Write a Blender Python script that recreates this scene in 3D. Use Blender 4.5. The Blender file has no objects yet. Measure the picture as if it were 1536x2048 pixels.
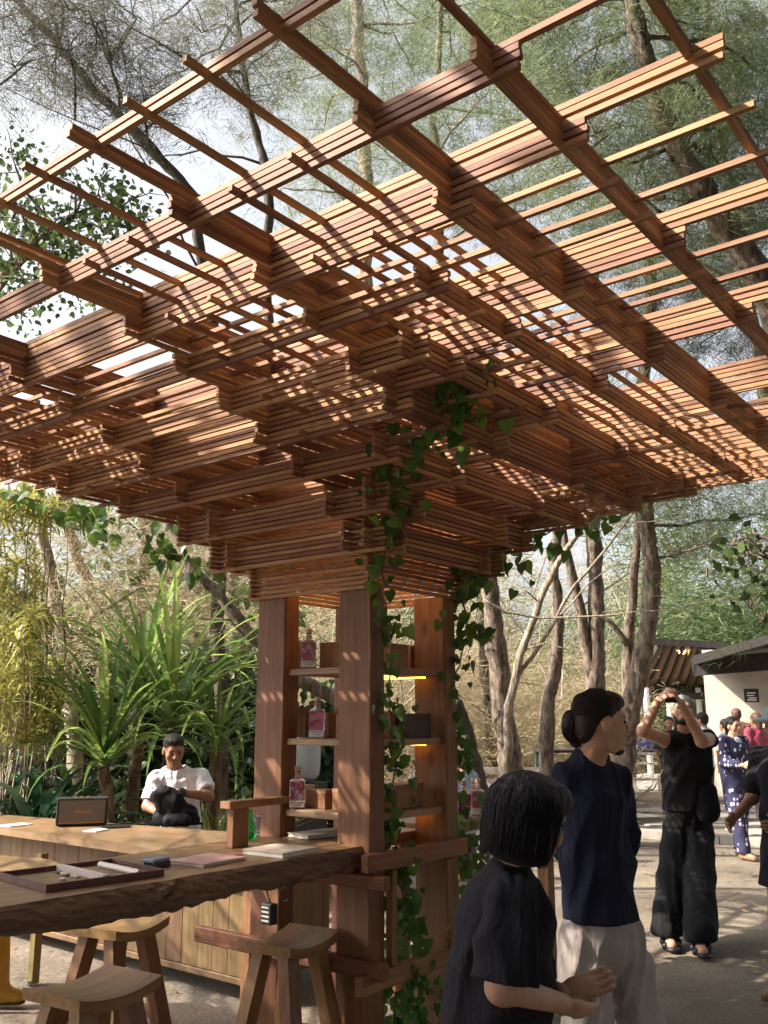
import bpy, bmesh, math, random
import numpy as np
from mathutils import Vector, Matrix
random.seed(7)
RNG = np.random.default_rng(11)
SC = bpy.context.scene
COL = SC.collection

# ------------------------------------------------------------------ camera
FPX, CXP, CYP, CAMH = 1840.0, 768.0, 1024.0, 1.6
PITCH = math.atan((1432.0 - CYP) / FPX)
YAWB = math.radians(38.2)
cam_d = bpy.data.cameras.new('camera')
cam_d.sensor_fit = 'VERTICAL'
cam_d.sensor_height = 36.0
cam_d.lens = 36.0 * FPX / 2048.0
cam_d.clip_start = 0.05
cam_d.clip_end = 2000.0
cam = bpy.data.objects.new('camera', cam_d)
COL.objects.link(cam)
cam.location = (0, 0, CAMH)
cam.rotation_euler = (math.pi / 2 + PITCH, 0, YAWB - math.pi / 2)
SC.camera = cam

# ------------------------------------------------------------------ light
SUN = Vector((0.80, -0.755, -0.90)).normalized()      # direction the sunlight travels
world = bpy.data.worlds.new('World')
SC.world = world
world.use_nodes = True
wn = world.node_tree
bg = wn.nodes['Background']
sky_n = wn.nodes.new('ShaderNodeTexSky')
sky_n.sky_type = 'NISHITA'
sky_n.sun_disc = False
sky_n.sun_elevation = math.asin(-SUN.z)
sky_n.sun_rotation = math.atan2(-SUN.x, -SUN.y)
sky_n.air_density = 1.0
sky_n.dust_density = 6.0
sky_n.ozone_density = 1.0
haze_n = wn.nodes.new('ShaderNodeHueSaturation')      # thin milky haze over the whole sky
haze_n.inputs['Saturation'].default_value = 0.28
wn.links.new(sky_n.outputs[0], haze_n.inputs['Color'])
wn.links.new(haze_n.outputs[0], bg.inputs[0])
bg.inputs[1].default_value = 0.15
sun_d = bpy.data.lights.new('sun', 'SUN')
sun_d.energy = 5.0
sun_d.angle = math.radians(0.5)
sun_d.color = (1.0, 0.90, 0.76)
sun = bpy.data.objects.new('sun', sun_d)
COL.objects.link(sun)
sun.rotation_euler = SUN.to_track_quat('-Z', 'Y').to_euler()
sun.location = (-6, 6, 12)
SC.view_settings.view_transform = 'Standard'
SC.view_settings.look = 'None'
SC.view_settings.exposure = 1.35
SC.view_settings.gamma = 1.0
SC.view_settings.use_curve_mapping = False
SC.cycles.max_bounces = 8
SC.cycles.transparent_max_bounces = 8

# ------------------------------------------------------------------ surveying helpers
_fh = Vector((math.cos(YAWB), math.sin(YAWB), 0))
RIGHT = Vector((math.sin(YAWB), -math.cos(YAWB), 0))
UP = Vector((0, 0, 1))
AWAY = _fh
_fw = _fh * math.cos(PITCH) + UP * math.sin(PITCH)
_up = -_fh * math.sin(PITCH) + UP * math.cos(PITCH)
CAM = Vector((0, 0, CAMH))
def ray(px, py):
    return RIGHT * ((px - CXP) / FPX) + _up * (-(py - CYP) / FPX) + _fw
def W(px, py, depth):
    return CAM + ray(px, py) * depth
def Gz(px, py, z=0.0):
    d = ray(px, py)
    return CAM + d * ((z - CAMH) / d.z)
def Gx(px, py, x):
    d = ray(px, py)
    return CAM + d * (x / d.x)
def Gy(px, py, y):
    d = ray(px, py)
    return CAM + d * (y / d.y)
def Wg(px, depth, z=0.0):
    """point at height z at that image column and distance"""
    p = W(px, 1432, depth)
    return Vector((p.x, p.y, z))

# ------------------------------------------------------------------ mesh helpers
def link(o, parent=None):
    COL.objects.link(o)
    if parent is not None:
        o.parent = parent
    return o
def tag(o, label=None, cat=None, group=None, kind=None):
    if label: o['label'] = label
    if cat: o['category'] = cat
    if group: o['group'] = group
    if kind: o['kind'] = kind
    return o
def empty(name, loc, rz=0.0, label=None, cat=None, group=None):
    o = bpy.data.objects.new(name, None)
    o.empty_display_size = 0.1
    COL.objects.link(o)
    o.location = loc
    o.rotation_euler = (0, 0, rz)
    bpy.context.view_layer.update()
    return tag(o, label, cat, group)
def np_mesh(name, V, F):
    """V (n,3), F (m,3) or (m,4)"""
    V = np.asarray(V, dtype=np.float32); F = np.asarray(F, dtype=np.int32)
    me = bpy.data.meshes.new(name)
    k = F.shape[1]
    me.vertices.add(len(V)); me.vertices.foreach_set('co', V.ravel())
    me.loops.add(F.size); me.loops.foreach_set('vertex_index', F.ravel())
    me.polygons.add(len(F))
    me.polygons.foreach_set('loop_start', np.arange(0, F.size, k, dtype=np.int32))
    me.update(calc_edges=True)
    return me
def smooth(me, on=True):
    me.polygons.foreach_set('use_smooth', np.full(len(me.polygons), on, dtype=bool))
    return me
class MB:
    """collects geometry, builds one mesh object"""
    def __init__(s):
        s.bm = bmesh.new()
    def box(s, x0, x1, y0, y1, z0, z1, M=None):
        vs = [s.bm.verts.new((x, y, z)) for z in (z0, z1) for y in (y0, y1) for x in (x0, x1)]
        for f in ((0, 2, 3, 1), (4, 5, 7, 6), (0, 1, 5, 4), (2, 6, 7, 3), (0, 4, 6, 2), (1, 3, 7, 5)):
            s.bm.faces.new([vs[i] for i in f])
        if M is not None:
            for v in vs: v.co = M @ v.co
        return vs
    def hexa(s, pts):
        """8 points: bottom 4 ccw, top 4 ccw"""
        vs = [s.bm.verts.new(p) for p in pts]
        for f in ((3, 2, 1, 0), (4, 5, 6, 7), (0, 1, 5, 4), (1, 2, 6, 5), (2, 3, 7, 6), (3, 0, 4, 7)):
            s.bm.faces.new([vs[i] for i in f])
    def tube(s, pts, rads, n=8, cap=True):
        pts = [Vector(p) for p in pts]
        rings = []
        ref = None
        for i, p in enumerate(pts):
            a = pts[max(i - 1, 0)]; b = pts[min(i + 1, len(pts) - 1)]
            t = (b - a)
            if t.length < 1e-9: t = Vector((0, 0, 1))
            t.normalize()
            if ref is None:
                ref = Vector((1, 0, 0)) if abs(t.x) < .8 else Vector((0, 1, 0))
            u = (ref - t * ref.dot(t)).normalized(); ref = u
            v = t.cross(u)
            r = rads[i] if hasattr(rads, '__len__') else rads
            rings.append([s.bm.verts.new(p + (u * math.cos(2 * math.pi * k / n) + v * math.sin(2 * math.pi * k / n)) * r) for k in range(n)])
        for a, b in zip(rings, rings[1:]):
            for k in range(n):
                s.bm.faces.new((a[k], a[(k + 1) % n], b[(k + 1) % n], b[k]))
        if cap:
            s.bm.faces.new(rings[0][::-1]); s.bm.faces.new(rings[-1])
    def lathe(s, prof, n=20, c=(0, 0, 0)):
        rings = []
        for r, z in prof:
            rings.append([s.bm.verts.new((c[0] + max(r, 1e-4) * math.cos(2 * math.pi * k / n), c[1] + max(r, 1e-4) * math.sin(2 * math.pi * k / n), c[2] + z)) for k in range(n)])
        for a, b in zip(rings, rings[1:]):
            for k in range(n):
                s.bm.faces.new((a[k], a[(k + 1) % n], b[(k + 1) % n], b[k]))
        s.bm.faces.new(rings[0][::-1]); s.bm.faces.new(rings[-1])
    def poly(s, pts):
        s.bm.faces.new([s.bm.verts.new(p) for p in pts])
    def prism(s, outline, z0, z1):
        a = [s.bm.verts.new((x, y, z0)) for x, y in outline]
        b = [s.bm.verts.new((x, y, z1)) for x, y in outline]
        n = len(a)
        s.bm.faces.new(a[::-1]); s.bm.faces.new(b)
        for i in range(n):
            s.bm.faces.new((a[i], a[(i + 1) % n], b[(i + 1) % n], b[i]))
    def bevel(s, w, seg=1):
        bmesh.ops.bevel(s.bm, geom=[e for e in s.bm.edges], offset=w, segments=seg, affect='EDGES', profile=0.5, clamp_overlap=True)
        return s
    def mesh(s, name, mat=None, sm=False):
        bmesh.ops.recalc_face_normals(s.bm, faces=s.bm.faces)
        me = bpy.data.meshes.new(name)
        s.bm.to_mesh(me); s.bm.free()
        if mat is not None: me.materials.append(mat)
        if sm: smooth(me)
        return me
    def build(s, name, mat=None, parent=None, loc=None, sm=False, rz=0.0):
        o = bpy.data.objects.new(name, s.mesh(name, mat, sm))
        link(o, parent)
        if loc is not None: o.location = loc
        if rz: o.rotation_euler = (0, 0, rz)
        return o
def child_world(o, parent):
    """parent keeping the world position of geometry already in world coordinates"""
    o.parent = parent
    o.matrix_parent_inverse = parent.matrix_world.inverted()
    return o
def Wbuild(mb, name, mat, parent, sm=False):
    """build a mesh given in world coordinates and parent it"""
    o = bpy.data.objects.new(name, mb.mesh(name, mat, sm))
    COL.objects.link(o)
    if parent is not None: child_world(o, parent)
    return o
def obj_from(me, name, mat=None, parent=None):
    if mat is not None: me.materials.append(mat)
    o = bpy.data.objects.new(name, me)
    COL.objects.link(o)
    if parent is not None: child_world(o, parent)
    return o

# ------------------------------------------------------------------ materials
def nmat(name):
    m = bpy.data.materials.new(name); m.use_nodes = True
    nt = m.node_tree
    return m, nt, nt.nodes['Principled BSDF']
def N(nt, t, **kw):
    n = nt.nodes.new(t)
    for k, v in kw.items(): setattr(n, k, v)
    return n
def ramp(nt, stops):
    r = nt.nodes.new('ShaderNodeValToRGB')
    els = r.color_ramp.elements
    while len(els) < len(stops): els.new(0.5)
    for e, (p, c) in zip(els, stops):
        e.position = p; e.color = (*c, 1)
    return r
def bump(nt, b, height, strength=0.3, dist=0.01):
    n = nt.nodes.new('ShaderNodeBump')
    n.inputs['Strength'].default_value = strength
    n.inputs['Distance'].default_value = dist
    nt.links.new(height, n.inputs['Height'])
    nt.links.new(n.outputs[0], b.inputs['Normal'])
def plain(name, col, rough=0.6, metal=0.0, noise=0.0, scale=20, spec=0.5):
    m, nt, b = nmat(name)
    b.inputs['Roughness'].default_value = rough
    b.inputs['Metallic'].default_value = metal
    b.inputs['Specular IOR Level'].default_value = spec
    if noise:
        tc = N(nt, 'ShaderNodeTexCoord'); nz = N(nt, 'ShaderNodeTexNoise')
        nz.inputs['Scale'].default_value = scale; nz.inputs['Detail'].default_value = 5
        nt.links.new(tc.outputs['Object'], nz.inputs['Vector'])
        r = ramp(nt, [(0.3, tuple(c * (1 - noise) for c in col)), (0.7, tuple(min(1, c * (1 + noise)) for c in col))])
        nt.links.new(nz.outputs[0], r.inputs[0]); nt.links.new(r.outputs[0], b.inputs['Base Color'])
    else:
        b.inputs['Base Color'].default_value = (*col, 1)
    return m
def wood(name, dark, mid, light, axis='X', grain=55, rough=0.55, rnd=0.25, knots=True, bumps=0.35):
    """timber with grain along one local axis, every object a little different"""
    m, nt, b = nmat(name)
    tc = N(nt, 'ShaderNodeTexCoord'); oi = N(nt, 'ShaderNodeObjectInfo')
    off = N(nt, 'ShaderNodeVectorMath', operation='SCALE'); off.inputs['Scale'].default_value = 37.0
    cmb = N(nt, 'ShaderNodeCombineXYZ')
    for i in range(3): nt.links.new(oi.outputs['Random'], cmb.inputs[i])
    nt.links.new(cmb.outputs[0], off.inputs[0])
    add = N(nt, 'ShaderNodeVectorMath', operation='ADD')
    nt.links.new(tc.outputs['Object'], add.inputs[0]); nt.links.new(off.outputs[0], add.inputs[1])
    mp = N(nt, 'ShaderNodeMapping')
    sc = {'X': (1.6, grain, grain), 'Y': (grain, 1.6, grain), 'Z': (grain, grain, 1.6)}[axis]
    mp.inputs['Scale'].default_value = sc
    nt.links.new(add.outputs[0], mp.inputs[0])
    g = N(nt, 'ShaderNodeTexNoise'); g.inputs['Scale'].default_value = 1.0; g.inputs['Detail'].default_value = 6; g.inputs['Roughness'].default_value = .65; g.inputs['Distortion'].default_value = .6
    nt.links.new(mp.outputs[0], g.inputs['Vector'])
    big = N(nt, 'ShaderNodeTexNoise'); big.inputs['Scale'].default_value = 3.0; big.inputs['Detail'].default_value = 3
    nt.links.new(add.outputs[0], big.inputs['Vector'])
    r = ramp(nt, [(0.22, dark), (0.5, mid), (0.8, light)])
    nt.links.new(g.outputs[0], r.inputs[0])
    # board to board difference
    hsv = N(nt, 'ShaderNodeHueSaturation')
    nt.links.new(r.outputs[0], hsv.inputs['Color'])
    mr = N(nt, 'ShaderNodeMapRange'); mr.inputs[3].default_value = 1 - rnd; mr.inputs[4].default_value = 1 + rnd
    nt.links.new(oi.outputs['Random'], mr.inputs[0])
    mul = N(nt, 'ShaderNodeMath', operation='MULTIPLY')
    mr2 = N(nt, 'ShaderNodeMapRange'); mr2.inputs[1].default_value = .25; mr2.inputs[2].default_value = .75; mr2.inputs[3].default_value = .72; mr2.inputs[4].default_value = 1.22
    nt.links.new(big.outputs[0], mr2.inputs[0])
    nt.links.new(mr.outputs[0], mul.inputs[0]); nt.links.new(mr2.outputs[0], mul.inputs[1])
    nt.links.new(mul.outputs[0], hsv.inputs['Value'])
    hm = N(nt, 'ShaderNodeMapRange'); hm.inputs[3].default_value = .485; hm.inputs[4].default_value = .515
    nt.links.new(oi.outputs['Random'], hm.inputs[0]); nt.links.new(hm.outputs[0], hsv.inputs['Hue'])
    out = hsv.outputs[0]
    if knots:
        kn = N(nt, 'ShaderNodeTexVoronoi'); kn.inputs['Scale'].default_value = 1.0; kn.inputs['Randomness'].default_value = 1
        mk = N(nt, 'ShaderNodeMapping'); s2 = [5.5, 5.5, 5.5]; s2['XYZ'.index(axis)] = 2.4
        mk.inputs['Scale'].default_value = s2
        nt.links.new(add.outputs[0], mk.inputs[0]); nt.links.new(mk.outputs[0], kn.inputs['Vector'])
        kr = ramp(nt, [(0.05, (0.30, 0.25, 0.22)), (0.17, (1, 1, 1))])
        nt.links.new(kn.outputs['Distance'], kr.inputs[0])
        mx = N(nt, 'ShaderNodeMix', data_type='RGBA', blend_type='MULTIPLY'); mx.inputs[0].default_value = .85
        nt.links.new(out, mx.inputs[6]); nt.links.new(kr.outputs[0], mx.inputs[7])
        out = mx.outputs[2]
    nt.links.new(out, b.inputs['Base Color'])
    b.inputs['Roughness'].default_value = rough
    b.inputs['Specular IOR Level'].default_value = .35
    bump(nt, b, g.outputs[0], bumps, .004)
    return m
def leafmat(name, c1, c2, c3=None, rough=.45, trans=.35, scale=3.0, objrand=False, spec=.5):
    m, nt, b = nmat(name)
    ge = N(nt, 'ShaderNodeNewGeometry'); oi = N(nt, 'ShaderNodeObjectInfo')
    nz = N(nt, 'ShaderNodeTexNoise'); nz.inputs['Scale'].default_value = scale; nz.inputs['Detail'].default_value = 3
    nt.links.new(ge.outputs['Position'], nz.inputs['Vector'])
    src = ge.outputs['Random Per Island'] if not objrand else oi.outputs['Random']
    ad = N(nt, 'ShaderNodeMath', operation='ADD'); ad.inputs[1].default_value = 0
    mulr = N(nt, 'ShaderNodeMath', operation='MULTIPLY'); mulr.inputs[1].default_value = .55
    muln = N(nt, 'ShaderNodeMath', operation='MULTIPLY'); muln.inputs[1].default_value = .55
    nt.links.new(src, mulr.inputs[0]); nt.links.new(nz.outputs[0], muln.inputs[0])
    nt.links.new(mulr.outputs[0], ad.inputs[0]); nt.links.new(muln.outputs[0], ad.inputs[1])
    r = ramp(nt, [(0.15, c1), (0.6, c2), (0.9, c3 or c2)])
    nt.links.new(ad.outputs[0], r.inputs[0])
    nt.links.new(r.outputs[0], b.inputs['Base Color'])
    b.inputs['Roughness'].default_value = rough
    b.inputs['Specular IOR Level'].default_value = spec
    if trans:
        t = N(nt, 'ShaderNodeBsdfTranslucent')
        g = N(nt, 'ShaderNodeGamma'); g.inputs[1].default_value = .85
        nt.links.new(r.outputs[0], g.inputs[0]); nt.links.new(g.outputs[0], t.inputs[0])
        mix = N(nt, 'ShaderNodeMixShader'); mix.inputs[0].default_value = trans
        nt.links.new(b.outputs[0], mix.inputs[1]); nt.links.new(t.outputs[0], mix.inputs[2])
        nt.links.new(mix.outputs[0], nt.nodes['Material Output'].inputs[0])
    return m
def barkmat(name, dark, light, scale=9.0):
    m, nt, b = nmat(name)
    tc = N(nt, 'ShaderNodeTexCoord')
    mp = N(nt, 'ShaderNodeMapping'); mp.inputs['Scale'].default_value = (1, 1, .3)
    nt.links.new(tc.outputs['Object'], mp.inputs[0])
    nz = N(nt, 'ShaderNodeTexNoise'); nz.inputs['Scale'].default_value = scale; nz.inputs['Detail'].default_value = 8; nz.inputs['Roughness'].default_value = .7
    nt.links.new(mp.outputs[0], nz.inputs['Vector'])
    r = ramp(nt, [(0.38, dark), (0.60, light)])
    nt.links.new(nz.outputs[0], r.inputs[0]); nt.links.new(r.outputs[0], b.inputs['Base Color'])
    b.inputs['Roughness'].default_value = .9
    bump(nt, b, nz.outputs[0], 1.0, .06)
    return m
M = {}
M['lath'] = wood('lath_wood', (.16, .068, .032), (.315, .150, .074), (.45, .255, .145), 'X', 75, .62, .36, knots=False, bumps=.3)
M['post'] = wood('post_wood', (.10, .040, .019), (.195, .084, .040), (.275, .130, .068), 'Z', 46, .6, .08, bumps=.55)
M['rail'] = wood('rail_wood', (.12, .048, .022), (.225, .100, .048), (.31, .155, .082), 'X', 50, .6, .15)
M['shelf'] = wood('shelf_wood', (.19, .105, .057), (.30, .18, .105), (.39, .26, .165), 'Y', 45, .55, .12, knots=False)
M['box'] = wood('box_wood', (.20, .092, .038), (.32, .17, .075), (.41, .24, .125), 'Z', 50, .55, .25, knots=False)
M['slab'] = wood('slab_wood', (.115, .055, .026), (.215, .112, .054), (.30, .175, .095), 'X', 20, .38, .05, bumps=.15)
M['bartop'] = wood('bar_top_wood', (.135, .08, .04), (.225, .142, .075), (.30, .205, .115), 'Y', 20, .4, .05, bumps=.1)
M['plank'] = wood('plank_wood', (.095, .054, .024), (.165, .10, .046), (.225, .145, .072), 'Z', 30, .55, .10, knots=False, bumps=.1)
M['stool'] = wood('stool_wood', (.15, .07, .028), (.28, .148, .066), (.38, .225, .11), 'X', 24, .45, .12, knots=False, bumps=.12)
M['stoolleg'] = wood('stool_leg_wood', (.14, .063, .026), (.25, .13, .06), (.34, .19, .095), 'Z', 30, .5, .18, knots=False, bumps=.12)
M['bark'] = barkmat('bark', (.05, .036, .028), (.30, .235, .18), 17)
M['bark_pale'] = barkmat('pale_bark', (.15, .115, .085), (.50, .42, .33), 15)
M['bark_dark'] = barkmat('dark_bark', (.04, .032, .028), (.13, .105, .085))
M['black'] = plain('black_plastic', (.012, .012, .014), .45)
M['metal'] = plain('steel', (.55, .55, .56), .35, 1.0)

# ================================================================== IMPLICIT SURFACE MODELLER (bodies, cloth, soft goods)
def _surface_net(f, o, h):
    s = f < 0
    nx, ny, nz = f.shape
    cnt = np.zeros((nx - 1, ny - 1, nz - 1), np.int8)
    for dx in (0, 1):
        for dy in (0, 1):
            for dz in (0, 1):
                cnt += s[dx:nx - 1 + dx, dy:ny - 1 + dy, dz:nz - 1 + dz]
    act = (cnt > 0) & (cnt < 8)
    ci = np.argwhere(act)
    if len(ci) == 0: return np.zeros((0, 3)), np.zeros((0, 4), int)
    idx = -np.ones(act.shape, np.int64); idx[act] = np.arange(len(ci))
    acc = np.zeros((len(ci), 3)); num = np.zeros(len(ci))
    corners = [(dx, dy, dz) for dx in (0, 1) for dy in (0, 1) for dz in (0, 1)]
    val = {c: f[ci[:, 0] + c[0], ci[:, 1] + c[1], ci[:, 2] + c[2]] for c in corners}
    for c in corners:
        for ax in range(3):
            if c[ax] == 0:
                d = list(c); d[ax] = 1; d = tuple(d)
                a, b = val[c], val[d]
                cr = (a < 0) != (b < 0)
                t = np.where(cr, a / np.where(cr, a - b, 1), 0)
                p = np.array(c, float)[None] + np.zeros((len(ci), 3)); p[:, ax] += t
                acc += p * cr[:, None]; num += cr
    V = (ci + acc / num[:, None]) * h + o
    Q = []
    for ax in range(3):
        a1, a2 = (ax + 1) % 3, (ax + 2) % 3
        sl0 = [slice(None)] * 3; sl1 = [slice(None)] * 3
        sl0[ax] = slice(0, -1); sl1[ax] = slice(1, None)
        ch = s[tuple(sl0)] != s[tuple(sl1)]
        e = np.argwhere(ch)
        n = f.shape
        ok = (e[:, a1] > 0) & (e[:, a2] > 0) & (e[:, a1] < n[a1] - 1) & (e[:, a2] < n[a2] - 1)
        e = e[ok]
        fl = s[e[:, 0], e[:, 1], e[:, 2]]
        def cell(d1, d2):
            q = e.copy(); q[:, a1] -= d1; q[:, a2] -= d2
            return idx[q[:, 0], q[:, 1], q[:, 2]]
        q = np.stack([cell(1, 1), cell(0, 1), cell(0, 0), cell(1, 0)], 1)
        q[~fl] = q[~fl][:, ::-1]
        Q.append(q)
    return V, np.concatenate(Q)
def _v(p): return np.array((p[0], p[1], p[2]), float)
def sdf_mesh(name, prims, res=.01, k=.03, cuts=(), wr=None, subs=(), wrdir=None):
    """prims: ('cap', a, b, ra, rb, flat_axis, flat) tapered capsule, flattened along an axis; ('ell', c, (r1,r2,r3), (ax1,ax2,ax3)) ellipsoid
    cuts: (point, outward normal) planes; subs: prims removed; wr: (amplitude, frequency) cloth wrinkles"""
    lo = np.full(3, 1e9); hi = -lo
    for p in prims:
        if p[0] == 'cap':
            r = max(p[3], p[4]) * 1.05
            for q in (p[1], p[2]): lo = np.minimum(lo, _v(q) - r); hi = np.maximum(hi, _v(q) + r)
        else:
            r = max(p[2]); lo = np.minimum(lo, _v(p[1]) - r); hi = np.maximum(hi, _v(p[1]) + r)
    pad = .03 + res * 2
    lo -= pad; hi += pad
    n = np.ceil((hi - lo) / res).astype(int) + 1
    ax = [lo[i] + np.arange(n[i]) * res for i in range(3)]
    f = np.full(n, 1.0, np.float64)
    def dist(p, g):
        X, Y, Z = g
        if p[0] == 'cap':
            a, b = _v(p[1]), _v(p[2]); ra, rb = p[3], p[4]
            px, py, pz = X - a[0], Y - a[1], Z - a[2]
            d = b - a
            if p[5] is not None:
                fa = _v(p[5]); fa = fa / np.linalg.norm(fa); s = 1.0 / p[6] - 1.0
                t = (px * fa[0] + py * fa[1] + pz * fa[2]) * s
                px = px + fa[0] * t; py = py + fa[1] * t; pz = pz + fa[2] * t
                d = d + fa * (d @ fa) * s
            L = max(d @ d, 1e-9)
            t = np.clip((px * d[0] + py * d[1] + pz * d[2]) / L, 0, 1)
            r = np.sqrt((px - t * d[0]) ** 2 + (py - t * d[1]) ** 2 + (pz - t * d[2]) ** 2)
            return r - (ra + (rb - ra) * t)
        c = _v(p[1]); R = p[2]; A = p[3]
        px, py, pz = X - c[0], Y - c[1], Z - c[2]
        q = 0
        for rad, axv in zip(R, A):
            axv = _v(axv); q = q + ((px * axv[0] + py * axv[1] + pz * axv[2]) / rad) ** 2
        q = np.sqrt(q)
        return (q - 1) * min(R) * (0.5 + 0.5 * np.minimum(q, 1.5) / 1.5) if False else (q - 1) * (sum(R) / 3 * .5 + min(R) * .5)
    def sub_box(p, extra):
        if p[0] == 'cap':
            r = max(p[3], p[4]) + extra
            l = np.minimum(_v(p[1]), _v(p[2])) - r; u = np.maximum(_v(p[1]), _v(p[2])) + r
        else:
            r = max(p[2]) + extra; l = _v(p[1]) - r; u = _v(p[1]) + r
        i0 = np.maximum(((l - lo) / res).astype(int), 0); i1 = np.minimum(((u - lo) / res).astype(int) + 2, n)
        return tuple(slice(a, b) for a, b in zip(i0, i1))
    for p in prims:
        kk = p[7] if len(p) > 7 else k
        sl = sub_box(p, .03 + kk)
        g = np.meshgrid(*(ax[i][sl[i]] for i in range(3)), indexing='ij', sparse=True)
        d = dist(p, g)
        cur = f[sl]
        h = np.clip(.5 + .5 * (cur - d) / kk, 0, 1)
        f[sl] = cur * (1 - h) + d * h - kk * h * (1 - h)
    for p in subs:
        sl = sub_box(p, .02)
        g = np.meshgrid(*(ax[i][sl[i]] for i in range(3)), indexing='ij', sparse=True)
        f[sl] = np.maximum(f[sl], -dist(p, g))
    G = np.meshgrid(*ax, indexing='ij', sparse=True)
    if wr:
        am, fr = wr
        d1 = _v(wrdir) if wrdir is not None else np.array((.75, .45, .35))
        d2 = np.array((-.5, .8, .55))
        ph = G[0] * d1[0] + G[1] * d1[1] + G[2] * d1[2]
        ph2 = G[0] * d2[0] + G[1] * d2[1] + G[2] * d2[2]
        w = np.abs(np.sin(ph * fr * .8 + 1.6 * np.sin(ph2 * fr * .42) + .8 * np.sin(ph * fr * .23 + 1))) * 1.0 + np.abs(np.sin(ph2 * fr * .55 + 1.9 * np.sin(ph * fr * .31) + 1)) * .9 - 1.0
        f = f + am * w
    for (pt, nrm) in cuts:
        pt = _v(pt); nrm = _v(nrm); nrm = nrm / np.linalg.norm(nrm)
        f = np.maximum(f, (G[0] - pt[0]) * nrm[0] + (G[1] - pt[1]) * nrm[1] + (G[2] - pt[2]) * nrm[2])
    f[0], f[-1], f[:, 0], f[:, -1], f[:, :, 0], f[:, :, -1] = (1,) * 6
    V, Q = _surface_net(f, lo, res)
    return smooth(np_mesh(name, V, Q))
def shirt_mesh(name, torso, sleeves, res, k, wr, wrdir=None, subs=(), cuts=()):
    """torso volume and cleanly cut sleeves [(prims, hem point, hem direction)] in one mesh"""
    mes = [sdf_mesh('t', torso, res=res, k=k, wr=wr, wrdir=wrdir, subs=subs, cuts=cuts)]
    for pr, pt, n in sleeves: mes.append(sdf_mesh('s', pr, res=res * .85, k=k, wr=(wr[0] * .8, wr[1] * 1.2), wrdir=wrdir, cuts=[(pt, n)]))
    return join_meshes(name, mes)
def join_meshes(name, mes):
    V = []; F = []; o = 0
    for me in mes:
        v = np.zeros(len(me.vertices) * 3, np.float32); me.vertices.foreach_get('co', v); V.append(v.reshape(-1, 3))
        q = np.zeros(len(me.loops), np.int32); me.loops.foreach_get('vertex_index', q); F.append(q.reshape(-1, 4) + o); o += len(me.vertices)
    return smooth(np_mesh(name, np.concatenate(V), np.concatenate(F)))

# ================================================================== GROUND
def ground_material():
    m, nt, b = nmat('sandy_ground')
    tc = N(nt, 'ShaderNodeTexCoord')
    n1 = N(nt, 'ShaderNodeTexNoise'); n1.inputs['Scale'].default_value = .9; n1.inputs['Detail'].default_value = 6; n1.inputs['Roughness'].default_value = .65
    n2 = N(nt, 'ShaderNodeTexNoise'); n2.inputs['Scale'].default_value = 45; n2.inputs['Detail'].default_value = 4
    v = N(nt, 'ShaderNodeTexVoronoi'); v.inputs['Scale'].default_value = 26
    for n in (n1, n2, v): nt.links.new(tc.outputs['Object'], n.inputs['Vector'])
    r1 = ramp(nt, [(0.3, (.11, .088, .066)), (0.55, (.195, .160, .122)), (0.75, (.285, .235, .175))])
    nt.links.new(n1.outputs[0], r1.inputs[0])
    r2 = ramp(nt, [(0.3, (.62, .6, .58)), (0.6, (1, 1, 1))])
    nt.links.new(n2.outputs[0], r2.inputs[0])
    mx = N(nt, 'ShaderNodeMix', data_type='RGBA', blend_type='MULTIPLY'); mx.inputs[0].default_value = .9
    nt.links.new(r1.outputs[0], mx.inputs[6]); nt.links.new(r2.outputs[0], mx.inputs[7])
    nt.links.new(mx.outputs[2], b.inputs['Base Color'])
    b.inputs['Roughness'].default_value = .95
    ad = N(nt, 'ShaderNodeMath', operation='ADD')
    nt.links.new(n2.outputs[0], ad.inputs[0]); nt.links.new(v.outputs[0], ad.inputs[1])
    bump(nt, b, ad.outputs[0], .35, .012)
    return m
M['ground'] = ground_material()
def build_ground():
    a = np.concatenate([np.linspace(-300, -12, 14), np.linspace(-8, 26, 230), np.linspace(32, 300, 14)])
    X, Y = np.meshgrid(a, a)
    def nz(x, y, s): return np.sin(x * s + 1.3) * np.cos(y * s * 1.13 + .7) + .5 * np.sin((x + y) * s * 1.9)
    Z = .008 * nz(X, Y, 1.1) + .006 * nz(X, Y, 3.7) - .012
    n = len(a)
    V = np.stack([X, Y, Z], -1).reshape(-1, 3)
    i = np.arange(n * n).reshape(n, n)
    F = np.stack([i[:-1, :-1], i[:-1, 1:], i[1:, 1:], i[1:, :-1]], -1).reshape(-1, 4)
    me = smooth(np_mesh('ground', V, F))
    o = obj_from(me, 'ground', M['ground'])
    tag(o, 'grey sandy ground dappled with sun and leaf shade', kind='structure')
build_ground()

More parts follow.
